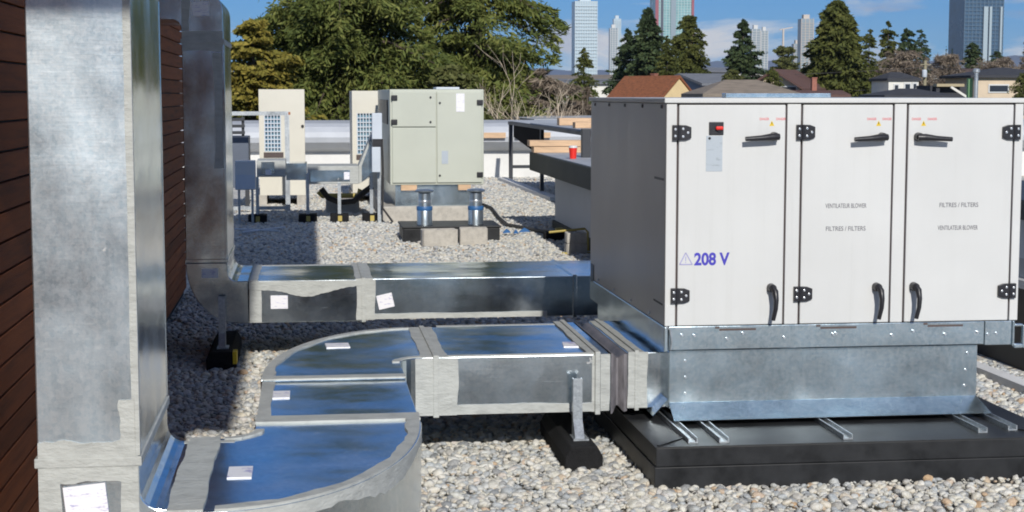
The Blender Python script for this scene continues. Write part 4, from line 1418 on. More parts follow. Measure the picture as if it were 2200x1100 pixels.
# skylight curb with olive fascia, lumber and cup
sk_ = thing('raised_curb', (3.9, 17, 0), 'raised grey box with wide dark fascia behind the white unit', 'curb')
quick('wall', paint('grey_box_side', (0.50, 0.50, 0.50), rough=0.6), sk_, (3.03, 4.5, 13.2, 19.93, -0.03, 0.72))
quick('fascia', OLIVE, sk_, (2.76, 4.8, 12.6, 20.3, 0.705, 0.930), bevel=0.01)
quick('top_sheet', GREYM, sk_, (2.78, 4.78, 12.62, 20.28, 0.9305, 0.940))
quick('base_flashing', OLIVE, sk_, (3.0, 4.53, 13.17, 19.96, -0.03, 0.10))
for k, (pa, pb, pt, pbm) in enumerate(((1138, 1252, 298, 311), (1147, 1250, 312, 325))):
    yl = 19.75
    u, v = at(pa, pt, yl), at(pb, pbm, yl)
    z_b = 0.941 + (0.078 if k == 0 else 0)
    m = MB().box(u.x, v.x, yl, yl + 0.22, z_b, z_b + 0.072)
    tag(m.build('lumber', LUMBER, bevel=0.004), ('upper', 'lower')[k] + ' fresh lumber length stacked on the dark fascia box', 'lumber', 'stacked lumber')
p = atz(1231, 341, 0.94)
cup = thing('paper_cup', (p.x, p.y, 0.9405), 'red paper cup with white lid standing on the dark fascia box', 'cup')
MB().lathe((p.x, p.y, 0.9405), [(0.036, 0), (0.047, 0.12)], 18).build('cup', RED, cup, smooth=True)
MB().lathe((p.x, p.y, 0.9405), [(0.050, 0.1205), (0.050, 0.135), (0.042, 0.145)], 18).build('lid', WHITE, cup, smooth=True)
p, q = at(1251, 277, 18.2), at(1268, 345, 18.2)
m = MB().box(p.x, p.x + 0.10, 18.2, 18.3, 0.941, p.z)
tag(m.build('steel_post', STEEL, bevel=0.004), 'short dark steel post standing on the fascia box', 'post')

# raised steel platform on legs
pf = thing('steel_platform', (4.6, 26, 0), 'raised dark steel platform on thin legs near the parapet', 'platform')
zb = 1.03
quick('edge_beam', STEEL, pf, (3.80, 3.88, 17.5, 31.0, zb + 0.05, zb + 0.11))
quick('deck', GREYM, pf, (3.881, 6.5, 17.5, 28.5, zb + 0.06, zb + 0.12))
quick('leg', STEEL, pf, (3.80, 3.87, 30.8, 30.88, -0.03, zb + 0.0495))
quick('leg', STEEL, pf, (3.80, 3.86, 26.6, 26.67, -0.03, zb + 0.0495))
quick('leg', STEEL, pf, (6.4, 6.47, 30.8, 30.88, -0.03, zb + 0.0595))
quick('leg', STEEL, pf, (6.4, 6.47, 17.7, 17.77, -0.03, zb + 0.0595))
MB().prism([(30.4, 0.86), (27.6, 0.68), (26.6, 0.74), (26.6, 1.079), (30.4, 1.079)], 'x', 3.83, 3.85).build('skirt_panel', paint('matt_black_skirt', (0.012, 0.012, 0.013), rough=0.95, spec=0.05), pf)
quick('cross_brace', STEEL, pf, (3.81, 6.39, 30.82, 30.86, 0.25, 0.31))
for k, (xa, xb, ya, zh, mt, lab) in enumerate(((3.95, 5.2, 24.0, 0.09, LUMBER, 'brown board lying on the steel platform, nearer one'), (4.05, 5.0, 26.2, 0.12, LUMBER, 'brown board lying on the steel platform, farther one'), (4.5, 5.1, 22.3, 0.16, MEMB, 'small pale wrapped bundle lying on the steel platform'))):
    m = MB().box(xa, xb, ya, ya + 0.25, zb + 0.121, zb + 0.12 + zh)
    tag(m.build('board' if mt is LUMBER else 'bundle', mt, bevel=0.01), lab, 'board' if mt is LUMBER else 'bundle')
u0, u1 = atz(1078, 384, 0.03), atz(1192, 428, 0.03)
m = MB().bar((u0.x, u0.y, 0.03), (u1.x, u1.y, 0.03), 0.16, 0.06)
tag(m.build('cable_tray', MEMB), 'pale cable tray lying across the gravel beyond the shadow', 'tray')

# parapet at the back of the roof
par = thing('parapet', (2, 32.6, 0), 'pale coped parapet along the back edge of the roof', 'wall')
quick('base_wall', MEMB, par, (ROOFX0, ROOFX1, 32.35, 32.9, -0.05, 0.52))
prof = [(32.36, 0.521), (32.12, 0.60), (31.96, 0.72), (31.93, 0.82), (31.98, 0.92), (32.10, 1.02), (32.3, 1.085), (33.4, 1.13), (33.4, 0.9), (32.95, 0.521)]
MB().prism(prof, 'x', ROOFX0, ROOFX1).build('coping', paint('coping_metal', (0.50, 0.52, 0.55), rough=0.5), par)
for pa, pb in ((1020, 1086), (1106, 1182)):
    quick('timber_blocking', LUMBER, par, (at(pa, 287, 31.9).x, at(pb, 287, 31.9).x, 31.85, 31.93, 0.80, 0.905))
m = MB().box(at(1148, 250, 37).x, at(1420, 250, 37).x, 37, 60, -3.98, at(1200, 256, 37).z)
nb = m.build('neighbour_roof', GREYM)
tag(nb, 'flat pale grey roof of the next building beyond the parapet', 'building')

# equipment glimpsed right of the white unit
ru = thing('rooftop_unit', (5.0, 10.2, 0), 'grey unit glimpsed past the right edge of the white unit', 'rooftop unit')
quick('cabinet', BOXGREY, ru, (4.30, 5.5, 9.2, 11.4, 0.66, 0.90))
quick('hood', STEEL, ru, (4.25, 5.55, 9.15, 11.45, 0.901, 1.02))
quick('rail', GREYM, ru, (4.30, 5.5, 9.2, 11.4, 0.54, 0.6595))
quick('ledge', WHITE, ru, (4.24, 5.56, 9.14, 11.46, 0.49, 0.5395))
quick('curb', CHAR, ru, (4.32, 5.48, 9.22, 11.38, -0.03, 0.4895))
u0, u1 = atz(2050, 768, 0.03), atz(2260, 852, 0.03)
m = MB().bar((u0.x, u0.y, 0.02), (u1.x, u1.y, 0.02), 0.09, 0.05)
tag(m.build('conduit', MEMB), 'pale flat conduit on the gravel right of the white unit', 'conduit')

# vent stack and green post at the far right of the roof
p = at(2098, 150, 31)
st = thing('vent_stack', (p.x, 31, 0), 'tall galvanized flue stack with cap at the far right', 'flue')
MB().tube([(p.x, 31, -0.03), (p.x, 31, p.z - 0.06)], 0.04, 12).build('pipe', GALV_D, st, smooth=True)
MB().lathe((p.x, 31, p.z - 0.06), [(0.04, 0), (0.07, 0.02), (0.07, 0.07), (0.03, 0.09)], 14).build('cap', GALV_D, st, smooth=True)
p = at(2087, 168, 31.2)
m = MB().box(p.x - 0.055, p.x + 0.03, 31.2, 31.3, -0.03, p.z)
tag(m.build('green_post', paint('green_paint', (0.14, 0.27, 0.12)), bevel=0.005), 'green painted post standing left of the flue stack', 'post')

# ------------------------------------------------------------------ vegetation
def foliage_mat(name, stops, rough=0.75, nscale=0.6):
    m, t, b = new_mat(name)
    ge = t.nodes.new('ShaderNodeNewGeometry')
    tc = t.nodes.new('ShaderNodeTexCoord')
    n = N(t, 'ShaderNodeTexNoise', Scale=nscale, Detail=3)
    t.links.new(tc.outputs['Object'], n.inputs['Vector'])
    md = N(t, 'ShaderNodeMath', operation='MULTIPLY_ADD')
    t.links.new(ge.outputs['Random Per Island'], md.inputs[0])
    md.inputs[1].default_value = 0.45
    m2 = N(t, 'ShaderNodeMath', operation='MULTIPLY_ADD')
    t.links.new(n.outputs[0], m2.inputs[0])
    m2.inputs[1].default_value = 1.1
    m2.inputs[2].default_value = -0.28
    t.links.new(m2.outputs[0], md.inputs[2])
    r = ramp(t, stops)
    t.links.new(md.outputs[0], r.inputs[0])
    t.links.new(r.outputs[0], b.inputs['Base Color'])
    b.inputs['Roughness'].default_value = rough
    b.inputs['Specular IOR Level'].default_value = 0.25
    return m


FIR = foliage_mat('fir_needles', [(0.0, (0.028, 0.045, 0.013)), (0.45, (0.10, 0.125, 0.028)), (1.0, (0.24, 0.235, 0.065))])
YELF = foliage_mat('yellowing_leaves', [(0.0, (0.06, 0.07, 0.014)), (0.5, (0.19, 0.165, 0.03)), (1.0, (0.36, 0.27, 0.055))])
SPRUCE = foliage_mat('spruce_needles', [(0.0, (0.016, 0.030, 0.016)), (0.5, (0.044, 0.070, 0.028)), (1.0, (0.10, 0.125, 0.045))])
CEDARF = foliage_mat('cedar_sprays', [(0.0, (0.026, 0.036, 0.010)), (0.5, (0.078, 0.090, 0.020)), (1.0, (0.15, 0.15, 0.038))])
TWIG = foliage_mat('bare_twigs', [(0.0, (0.09, 0.07, 0.055)), (0.5, (0.19, 0.15, 0.115)), (1.0, (0.33, 0.27, 0.20))])
OLIVEF = foliage_mat('olive_shrub', [(0.0, (0.035, 0.045, 0.014)), (0.5, (0.09, 0.10, 0.03)), (1.0, (0.17, 0.17, 0.06))])
BARK = paint('bark', (0.10, 0.075, 0.055), rough=0.9, var=0.3, scale=6)
BARKL = paint('pale_bark', (0.60, 0.50, 0.38), rough=0.85, var=0.2, scale=6)


def leaves(name, P, D, ln, wd, mat, parent, rng):
    """diamond blades: centre P, direction D; each its own island"""
    n = len(P)
    D = D / np.maximum(np.linalg.norm(D, axis=1), 1e-6)[:, None]
    R = rng.normal(size=(n, 3))
    Sd = np.cross(D, R)
    Sd /= np.maximum(np.linalg.norm(Sd, axis=1), 1e-6)[:, None]
    l = (ln * rng.uniform(0.6, 1.35, n))[:, None]
    w = (wd * rng.uniform(0.6, 1.35, n))[:, None]
    V = np.empty((n, 4, 3))
    V[:, 0] = P - D * l * 0.5
    V[:, 1] = P + Sd * w * 0.5
    V[:, 2] = P + D * l * 0.5
    V[:, 3] = P - Sd * w * 0.5
    org = np.array(world_loc(parent))
    V = (V - org).reshape(-1, 3)
    me = bpy.data.meshes.new(name)
    me.vertices.add(n * 4)
    me.vertices.foreach_set('co', V.ravel())
    me.loops.add(n * 4)
    me.loops.foreach_set('vertex_index', np.arange(n * 4, dtype=np.int32))
    me.polygons.add(n)
    me.polygons.foreach_set('loop_start', np.arange(0, n * 4, 4, dtype=np.int32))
    me.polygons.foreach_set('loop_total', np.full(n, 4, dtype=np.int32))
    me.materials.append(mat)
    me.update(calc_edges=True)
    o = bpy.data.objects.new(name, me)
    S.collection.objects.link(o)
    o.parent = parent
    return o


def conifer(name, base, H, R, label, mat, seed, nbr=150, per=60, ln=0.3, wd=0.09, t0=0.05, power=0.8, droop=0.35, spread=0.30, group=None, cat='tree', limbs=True, round_top=False, lean=0.0, tb=None, wild=0.0, clump=0, crad=0.3):
    rng = np.random.default_rng(seed)
    base = Vector(base)
    t = thing(name, base, label, cat, group)
    MB().tube([base, base + Vector((lean * 0.4, 0, H * 0.5)), base + Vector((lean, 0, H * 0.97))], [R * 0.085 + 0.05, R * 0.05 + 0.03, 0.02], 8).build('trunk', BARK, t, smooth=True)
    tt = t0 + (1 - t0) * rng.uniform(0, 1, nbr) ** 1.15
    if round_top:
        c_ = 0.38 if tb is None else tb
        prof = np.sqrt(np.clip(1 - (np.maximum(tt - c_, 0 if tb is not None else -1) / (1.01 - c_)) ** 2, 0.02, 1))
    else:
        prof = np.clip((1 - tt) / (1 - (tb or 0.0)), 0, 1) ** power + 0.03
    az = rng.uniform(0, 2 * np.pi, nbr)
    lob = 1 + 0.13 * np.sin(az * 2 + tt * 9 + seed) + 0.10 * np.sin(az * 3 - tt * 17 + seed * 2.3) + 0.08 * np.sin(tt * 31 + seed)
    Lb = R * prof * lob * rng.uniform(0.62, 1.15, nbr)
    up = rng.uniform(-0.05 - wild, 0.30 + wild, nbr)
    n = nbr * per
    bi = np.repeat(np.arange(nbr), per)
    s = rng.uniform(0.12, 1.0, n) ** 0.75
    if clump:
        nodes = np.sort(rng.uniform(0.15, 1.0, (nbr, clump)) ** 0.8, axis=1)
        ck = rng.integers(0, clump, n)
        s = nodes[bi, ck]
        cside = rng.normal(0, 0.34, (nbr, clump))
        cz = rng.normal(0, 0.12, (nbr, clump))
    L_, A = Lb[bi], az[bi]
    d = np.stack([np.cos(A), np.sin(A), np.zeros(n)], 1)
    side = np.stack([-np.sin(A), np.cos(A), np.zeros(n)], 1)
    z = tt[bi] * H + L_ * (up[bi] * s - droop * s ** 2)
    fan = spread * L_ * (0.25 + 0.75 * np.sin(np.pi * np.clip(s, 0, 0.97)))
    off = rng.normal(0, 0.5, n) * fan
    hang = -np.abs(rng.normal(0, 0.30 + wild, n)) * fan * 0.8 + rng.normal(0, 0.25 * wild, n) * L_ ** 0.5
    P = np.array(base)[None] + d * (L_ * s)[:, None] + side * off[:, None]
    P[:, 0] += lean * tt[bi]
    P[:, 2] += z + hang
    if clump:
        P = np.array(base)[None] + d * (L_ * s)[:, None] + side * (cside[bi, ck] * L_ * (0.35 + 0.4 * s))[:, None]
        P[:, 2] += z + cz[bi, ck] * L_
        g = rng.normal(0, 1, (n, 3))
        rad = crad * (0.55 + 0.9 * rng.uniform(0, 1, (nbr, clump)))[bi, ck]
        P += d * (g[:, 0] * rad * 0.9)[:, None] + side * (g[:, 1] * rad * 0.8)[:, None]
        P[:, 2] += g[:, 2] * rad * 0.28 - np.abs(g[:, 0]) * rad * 0.35
    D = d * 0.8 + side * (np.sign(off) * 0.6)[:, None] + rng.normal(0, 0.35 + wild * 1.6, (n, 3))
    D[:, 2] -= 0.45
    leaves('crown', P, D, ln, wd, mat, t, rng)
    if limbs:
        m = MB()
        for k in range(0, nbr, 2):
            h = base + Vector((lean * tt[k], 0, tt[k] * H))
            e = Vector((math.cos(az[k]), math.sin(az[k]), 0)) * Lb[k] * 0.9
            m.tube([h, h + e * 0.5 + Vector((0, 0, Lb[k] * (up[k] * 0.5 - droop * 0.25))), h + e + Vector((0, 0, Lb[k] * (up[k] - droop) * 0.85))], [0.012 * R + 0.01, 0.008 * R + 0.006, 0.004], 5)
        m.build('limbs', BARK, t, smooth=True)
    return t


GZ = -4.0


def base_at(px, Yd):
    p = at(px, 203, Yd)
    return (p.x, Yd, GZ)


conifer('fir_tree', base_at(728, 43), 12.4, 3.75, 'big dark fir rising above the parapet behind the cream condensers', FIR, 11, nbr=300, per=480, ln=0.21, wd=0.055, t0=0.28, power=0.36, droop=0.42, spread=0.32, wild=0.13)
conifer('fir_tree', base_at(1030, 45), 12.2, 3.2, 'drooping fir with gaps of sky right of the biggest one', FIR, 12, nbr=150, per=430, ln=0.21, wd=0.055, t0=0.455, power=0.36, droop=0.36, spread=0.26, wild=0.13)
conifer('leafy_tree', base_at(545, 38), 7.3, 1.5, 'yellowing leafy tree at the left edge beside the shaded riser', YELF, 13, nbr=230, per=190, ln=0.17, wd=0.09, t0=0.15, droop=0.05, spread=0.5, round_top=True)
conifer('leafy_tree', base_at(965, 38.5), 6.3, 1.5, 'bright green bushy tree behind the sage green unit', OLIVEF, 14, nbr=120, per=90, ln=0.22, wd=0.13, t0=0.2, droop=0.1, spread=0.5, round_top=True)


def bare_shrub(name, base, H, W, seed, label, mat, cat='shrub', group=None, stems=7, r0=0.05, depth=4):
    rnd = random.Random(seed)
    base = Vector(base)
    t = thing(name, base, label, cat, group)
    m = MB()

    def grow(p, d, ln, r, lev):
        q = p + d * ln * 0.5 + Vector((rnd.uniform(-.1, .1), rnd.uniform(-.1, .1), 0)) * ln
        e = p + d * ln + Vector((0, 0, -0.04 * ln))
        m.tube([p, q, e], [r, r * 0.85, r * 0.62], 5 if lev > 1 else 4, cap=False)
        if lev == 0:
            return
        for _ in range(3 if lev > 1 else 4):
            nd = (d + Vector((rnd.uniform(-.75, .75), rnd.uniform(-.75, .75), rnd.uniform(-.35, .5)))).normalized()
            grow(q.lerp(e, rnd.uniform(0.2, 1.0)), nd, ln * rnd.uniform(0.55, 0.8), r * 0.55, lev - 1)
    for k in range(stems):
        d = Vector((rnd.uniform(-.5, .5) * W / H * 1.4, rnd.uniform(-.4, .4), 1)).normalized()
        grow(base + Vector((rnd.uniform(-.4, .4) * W, rnd.uniform(-.3, .3), 0)), d, H * rnd.uniform(0.34, 0.48), r0, depth)
    m.build('branches', mat, t, smooth=True)
    return t


bare_shrub('bare_shrub', base_at(1110, 39.5), 5.6, 1.6, 21, 'pale leafless shrub with arching branches behind the steel platform', BARKL, stems=15, r0=0.05)
bare_shrub('bare_shrub', base_at(1205, 41.0), 5.6, 1.7, 22, 'pale leafless shrub just left of the white unit top corner', BARKL, stems=15, r0=0.05)
bare_shrub('bare_shrub', base_at(1165, 40.2), 5.7, 1.4, 26, 'tallest pale leafless shrub in the middle of the bare thicket', BARKL, stems=8, r0=0.045)
conifer('leafy_shrub', base_at(1105, 41.5), 5.3, 1.45, 'olive green shrub seen through the leafless branches', OLIVEF, 23, nbr=120, per=70, ln=0.2, wd=0.12, t0=0.2, droop=0.05, spread=0.5, round_top=True, cat='shrub')
conifer('leafy_shrub', base_at(1262, 44), 5.9, 1.0, 'brown twiggy shrub beyond the grey flat roof', TWIG, 24, nbr=110, per=130, ln=0.30, wd=0.035, t0=0.2, droop=0.0, spread=0.5, round_top=True, cat='shrub')
conifer('leafy_shrub', base_at(1180, 43.5), 6.3, 1.25, 'greyish brown twiggy shrub behind the leafless branches', TWIG, 25, nbr=130, per=130, ln=0.30, wd=0.035, t0=0.2, droop=0.0, spread=0.5, round_top=True, cat='shrub')


# town trees: px centre, top py, half width px at widest, distance
def town_tree(px, pyt, hw, Yd, label, mat, seed, **kw):
    p = at(px, pyt, Yd)
    H_ = p.z - GZ
    R_ = hw / FPX * Yd
    tb_ = (at(px, 186, Yd).z - GZ) / H_
    a_ = dict(nbr=170, per=55, ln=R_ * 0.20, wd=R_ * 0.07, t0=max(0.05, tb_ - 0.15), limbs=False, tb=tb_, wild=0.12)
    a_.update(kw)
    return conifer('conifer_tree' if mat not in (TWIG, OLIVEF) else 'leafy_tree', (p.x, Yd, GZ), H_, R_, label, mat, seed, **a_)


town_tree(1393, 18, 66, 118, 'tall blue green spruce left of the teal tower', SPRUCE, 31, nbr=260, per=60, power=0.75)
town_tree(1348, 62, 48, 124, 'shorter spruce just left of the tall blue green spruce', SPRUCE, 45, nbr=170, per=60, power=0.75)
town_tree(1482, 34, 50, 112, 'rounded olive green cypress in front of the teal tower', CEDARF, 32, nbr=320, per=70, round_top=True, droop=0.5, ln=0.30, wd=0.10)
town_tree(1434, 78, 34, 108, 'narrow olive conifer between the spruce and the cypress', CEDARF, 33, nbr=170, per=60, power=0.6)
town_tree(1597, 44, 50, 112, 'slim dark spruce with layered branches above the brown roof', SPRUCE, 34, nbr=230, per=70, power=0.62, droop=0.2, spread=0.26)
town_tree(1798, 2, 92, 100, 'broadest dark green cedar in the middle of the skyline', CEDARF, 35, nbr=520, per=75, power=0.50, droop=0.55, ln=0.42, wd=0.14)
town_tree(1868, 62, 30, 104, 'narrow green conifer on the right flank of the broad cedar', CEDARF, 36, nbr=170, per=55, power=0.5)
town_tree(1909, 46, 36, 130, 'open crowned conifer above the white house', CEDARF, 37, nbr=190, per=60, power=0.55, spread=0.3)
town_tree(1950, 62, 38, 150, 'dark broad conifer right of the open crowned one', SPRUCE, 38, nbr=200, per=60, power=0.4)
town_tree(1980, 62, 24, 155, 'flat topped dark pine near the utility pole', SPRUCE, 39, nbr=150, per=60, power=0.3)
town_tree(1688, 100, 40, 140, 'hazy green tree between the slim spruce and the cedar', OLIVEF, 40, round_top=True, droop=0.1)
town_tree(2090, 92, 34, 170, 'dark conifer at the foot of the blue tower', SPRUCE, 41, power=0.35, nbr=220)
town_tree(2142, 108, 28, 180, 'lower dark conifer right of the blue tower foot', SPRUCE, 42, power=0.4)
town_tree(2033, 100, 12, 190, 'thin dark conifer left of the blue tower', SPRUCE, 43, nbr=80)
town_tree(2046, 104, 12, 195, 'second thin dark conifer left of the blue tower', SPRUCE, 44, nbr=80)
town_tree(1940, 112, 62, 110, 'brown leafless tree mass above the white house', TWIG, 46, round_top=True, nbr=160, per=60, droop=0.0, spread=0.5, ln=0.5, wd=0.06)
town_tree(2035, 120, 50, 125, 'brown leafless tree behind the utility pole', TWIG, 47, round_top=True, nbr=130, per=55, droop=0.0, spread=0.5, ln=0.5, wd=0.06)
town_tree(2150, 126, 70, 150, 'russet leafless tree above the dark roofed cream house', TWIG, 48, round_top=True, nbr=150, per=60, droop=0.0, spread=0.5, ln=0.6, wd=0.07)
town_tree(2215, 82, 28, 140, 'purplish leafless tree at the right edge of the skyline', TWIG, 49, round_top=True, nbr=90, per=50, droop=0.0, ln=0.5, wd=0.05)
town_tree(2200, 158, 26, 58, 'green hedge shrub at the right edge beside the cream house', OLIVEF, 50, round_top=True)
town_tree(1255, 104, 30, 95, 'small green conifer left of the pale glass tower foot', CEDARF, 51, power=0.6)
town_tree(1660, 150, 26, 74, 'green shrub at the foot of the slim dark spruce', CEDARF, 52, round_top=True)
town_tree(1575, 150, 30, 76, 'orange green shrub below the slim dark spruce', OLIVEF, 53, round_top=True)


# ------------------------------------------------------------------ houses
def house(name, px, Yd, rot, w, l, pye, pyr, wallm, roofm, label, hip=False, over=0.45, wins=(), chimney=None):
    """pye / pyr: picture heights of eave and ridge at that distance"""
    c = at(px, 203, Yd)
    ze, zr = at(px, pye, Yd).z, at(px, pyr, Yd).z
    t = thing(name, (c.x, Yd, GZ), label, 'house')
    cr, sr = math.cos(rot), math.sin(rot)

    def Tm(m):
        m.v = [(c.x + x * cr - y * sr, Yd + x * sr + y * cr, z) for x, y, z in m.v]
        return m
    m = MB()
    if hip:
        m.box(-l / 2, l / 2, -w / 2, w / 2, GZ, ze)
    else:
        m.prism([(-w / 2, GZ), (w / 2, GZ), (w / 2, ze), (0, zr - 0.02), (-w / 2, ze)], 'x', -l / 2, l / 2)
    Tm(m).build('wall', wallm, t)
    k = (zr - ze) / (w / 2)
    W2, L2 = w / 2 + over, l / 2 + over
    zo = ze - k * over
    th = 0.14
    m = MB()
    if hip:
        rl = max(0.3, l / 2 - w / 2)
        vs = [(-L2, -W2, zo), (L2, -W2, zo), (L2, W2, zo), (-L2, W2, zo), (-rl, 0, zr), (rl, 0, zr)]
        vs2 = [(x, y, z + th) for x, y, z in vs]
        m.add(vs + vs2, [(6, 7, 11, 10), (7, 8, 11), (8, 9, 10, 11), (9, 6, 10), (0, 4, 5, 1), (1, 5, 2), (2, 5, 4, 3), (3, 4, 0), (0, 1, 7, 6), (1, 2, 8, 7), (2, 3, 9, 8), (3, 0, 6, 9)])
    else:
        m.prism([(-W2, zo), (0, zr), (W2, zo), (W2, zo + th), (0, zr + th), (-W2, zo + th)], 'x', -L2, L2)
    roof = Tm(m).build('roof', roofm, t)
    for (face, u, zf, ww, hh) in wins:
        m = MB()
        g = MB()
        if face == 'f':
            m.box(u - ww / 2 - 0.08, u + ww / 2 + 0.08, -w / 2 - 0.05, -w / 2 + 0.01, zf - hh / 2 - 0.08, zf + hh / 2 + 0.08)
            g.box(u - ww / 2, u + ww / 2, -w / 2 - 0.07, -w / 2 - 0.051, zf - hh / 2, zf + hh / 2)
        else:
            s = 1 if face == 'r' else -1
            xf = s * l / 2
            m.box(min(xf, xf + s * 0.05), max(xf, xf + s * 0.05), u - ww / 2 - 0.08, u + ww / 2 + 0.08, zf - hh / 2 - 0.08, zf + hh / 2 + 0.08)
            g.box(min(xf + s * 0.051, xf + s * 0.07), max(xf + s * 0.051, xf + s * 0.07), u - ww / 2, u + ww / 2, zf - hh / 2, zf + hh / 2)
        wo = Tm(m).build('window', WHITE, t)
        Tm(g).build('pane', PANE, wo)
    if chimney:
        u, y_, zt_ = chimney
        m = MB().box(u - 0.14, u + 0.14, y_ - 0.14, y_ + 0.14, ze, zt_)
        m.box(u - 0.17, u + 0.17, y_ - 0.17, y_ + 0.17, zt_ + 0.001, zt_ + 0.06)
        Tm(m).build('chimney', BRICK, roof)
    return t


PANE = paint('window_pane', (0.03, 0.035, 0.045), rough=0.15)
BRICK = paint('chimney_brick', (0.34, 0.14, 0.10), rough=0.85, var=0.2, scale=20)


def roofing(n, c, v=0.2):
    return paint(n, c, rough=0.85, var=v, scale=3, stretch=(0.6, 2, 6), bump=0.4, bscale=8)


R_RED = roofing('rust_shingles', (0.24, 0.085, 0.035), 0.3)
R_GREY = roofing('grey_shingles', (0.17, 0.18, 0.20))
R_TAUPE = roofing('taupe_shingles', (0.23, 0.19, 0.15))
R_BROWN = roofing('brown_shingles', (0.12, 0.065, 0.055))
R_DARK = roofing('charcoal_shingles', (0.045, 0.047, 0.055))
W_YEL = paint('yellow_stucco', (0.72, 0.55, 0.30), rough=0.9)
W_BLUE = paint('blue_siding', (0.30, 0.36, 0.44), rough=0.8)
W_CREAM = paint('cream_stucco', (0.64, 0.52, 0.38), rough=0.9)
W_WHITE = paint('white_stucco', (0.72, 0.70, 0.64), rough=0.9)
house('house', 1400, 90, -1.0, 4.4, 4.2, 240, 168, W_YEL, R_RED, 'small house with rust red roof and yellow gable behind the white unit', over=0.10, chimney=(-0.3, 0.5, at(1388, 160, 90).z))
house('house', 1508, 95, 0.30, 4.6, 2.4, 181, 163, W_BLUE, R_GREY, 'grey roofed house with blue siding right of the yellow gable', wins=(('f', -0.9, 1.45, 0.8, 0.8), ('f', 0.6, 1.45, 0.8, 0.8)))
house('house', 1592, 62, 0.08, 2.6, 3.9, 208, 179, W_CREAM, R_TAUPE, 'wide low taupe roof directly above the white unit', hip=True, over=0.05)
house('house', 1686, 98, 0.95, 3.0, 3.4, 186, 154, W_CREAM, R_BROWN, 'brown roofed cream gabled house left of the broad cedar', chimney=None, wins=(('l', -0.8, 1.7, 1.0, 0.8),))
house('house', 1922, 90, 0.06, 2.4, 1.8, 173, 160, W_WHITE, R_DARK, 'white house with charcoal roof right of the broad cedar', hip=True, over=0.12, wins=(('f', 0.22, 2.02, 0.28, 0.42), ('f', -0.45, 2.02, 0.2, 0.3), ('f', 0.65, 2.12, 0.16, 0.25)))
house('house', 2150, 95, -0.05, 5.0, 5.2, 166, 150, W_CREAM, R_DARK, 'large cream house with charcoal hip roof at the right', hip=True, over=0.3, wins=(('f', 0.7, 2.25, 0.5, 0.5), ('f', -1.1, 2.0, 1.1, 0.35)))
house('house', 1948, 60, 0.0, 2.0, 1.9, 208, 198, W_CREAM, R_DARK, 'low dark roof just above the white unit near the utility pole', hip=True)
house('house', 1748, 92, 0.0, 3.0, 3.2, 208, 199, W_CREAM, R_BROWN, 'little brown roof with brick chimney below the broad cedar', over=0.1, chimney=(0, 0, at(1748, 182, 150).z))
# small far houses, each with its own look
farh = [(1250, 163, 210, 'cream', 'far cream house left of the spruces'), (1290, 172, 180, 'white', 'far pale house left of the spruces, nearest the white unit'),
        (1548, 147, 240, 'white', 'far white house between cypress and slim spruce'), (1915, 150, 230, 'brown', 'far brown roofed house above the white house'),
        (2010, 146, 240, 'cream', 'far cream house behind the utility pole'), (2055, 141, 230, 'white', 'far white walled house left of the flue stack'),
        (2178, 150, 160, 'brown', 'far red brown roofed house at the right edge'), (1225, 172, 190, 'brown', 'far brown roofed house behind the leafless shrubs')]
for k, (px, py, Yd, c, lab) in enumerate(farh):
    house('house', px, Yd, (k % 3 - 1) * 0.4, 8, 10 + k % 3 * 2, py + 8, py, {'cream': W_CREAM, 'white': W_WHITE, 'brown': W_CREAM}[c], {'cream': R_TAUPE, 'white': R_GREY, 'brown': R_BROWN}[c], lab)

# porch beam and sloping pole in front of the cream house
p, q = at(2013, 180, 64), at(2072, 186, 64)
po = thing('porch', (p.x, 64, GZ), 'tan porch beam with slanting pale brace left of the green post', 'porch')
quick('beam', paint('tan_timber', (0.40, 0.33, 0.20)), po, (p.x, q.x, 64, 64.4, q.z, p.z))
quick('back_wall', R_DARK, po, (p.x - 0.1, q.x + 0.3, 64.45, 66, GZ, q.z + 0.05))
u, v = at(2043, 187, 63.8), at(2076, 208, 63.8)
MB().bar(u, v, 0.09, 0.09).build('brace', W_WHITE, po)
MB().bar((p.x + 0.1, 64.2, GZ), (p.x + 0.1, 64.2, q.z), 0.15, 0.15).build('post', R_DARK, po)
# utility pole
p = at(1988, 130, 98)
up_ = thing('utility_pole', (p.x, 98, GZ), 'wooden utility pole with transformer and crossarm beyond the houses', 'pole')
POLEW = paint('pole_wood', (0.30, 0.27, 0.18), rough=0.9)
MB().tube([(p.x, 98, GZ), (p.x, 98, p.z)], [0.16, 0.10], 10).build('pole', POLEW, up_, smooth=True)
q = at(1983, 152, 98)
MB().lathe((q.x, 97.75, q.z - 0.4), [(0.14, 0), (0.16, 0.05), (0.16, 0.40), (0.10, 0.46)], 12).build('transformer', BOXGREY, up_, smooth=True)
MB().bar((p.x - 0.35, 97.9, p.z - 0.25), (p.x + 0.35, 97.9, p.z - 0.25), 0.05, 0.05).build('crossarm', POLEW, up_)
for k, dz in enumerate((-0.42, -1.6)):
    pts = [(p.x + (i - 8) * 3.5, 98.0, p.z + dz - 0.9 + 0.9 * (abs(i - 8) / 8 - 1) ** 2) for i in range(17)]
    tag(MB().tube(pts, 0.02, 4).build('power_line', CABLE), ('upper', 'lower')[k] + ' thin power line running through the utility pole', 'cable')


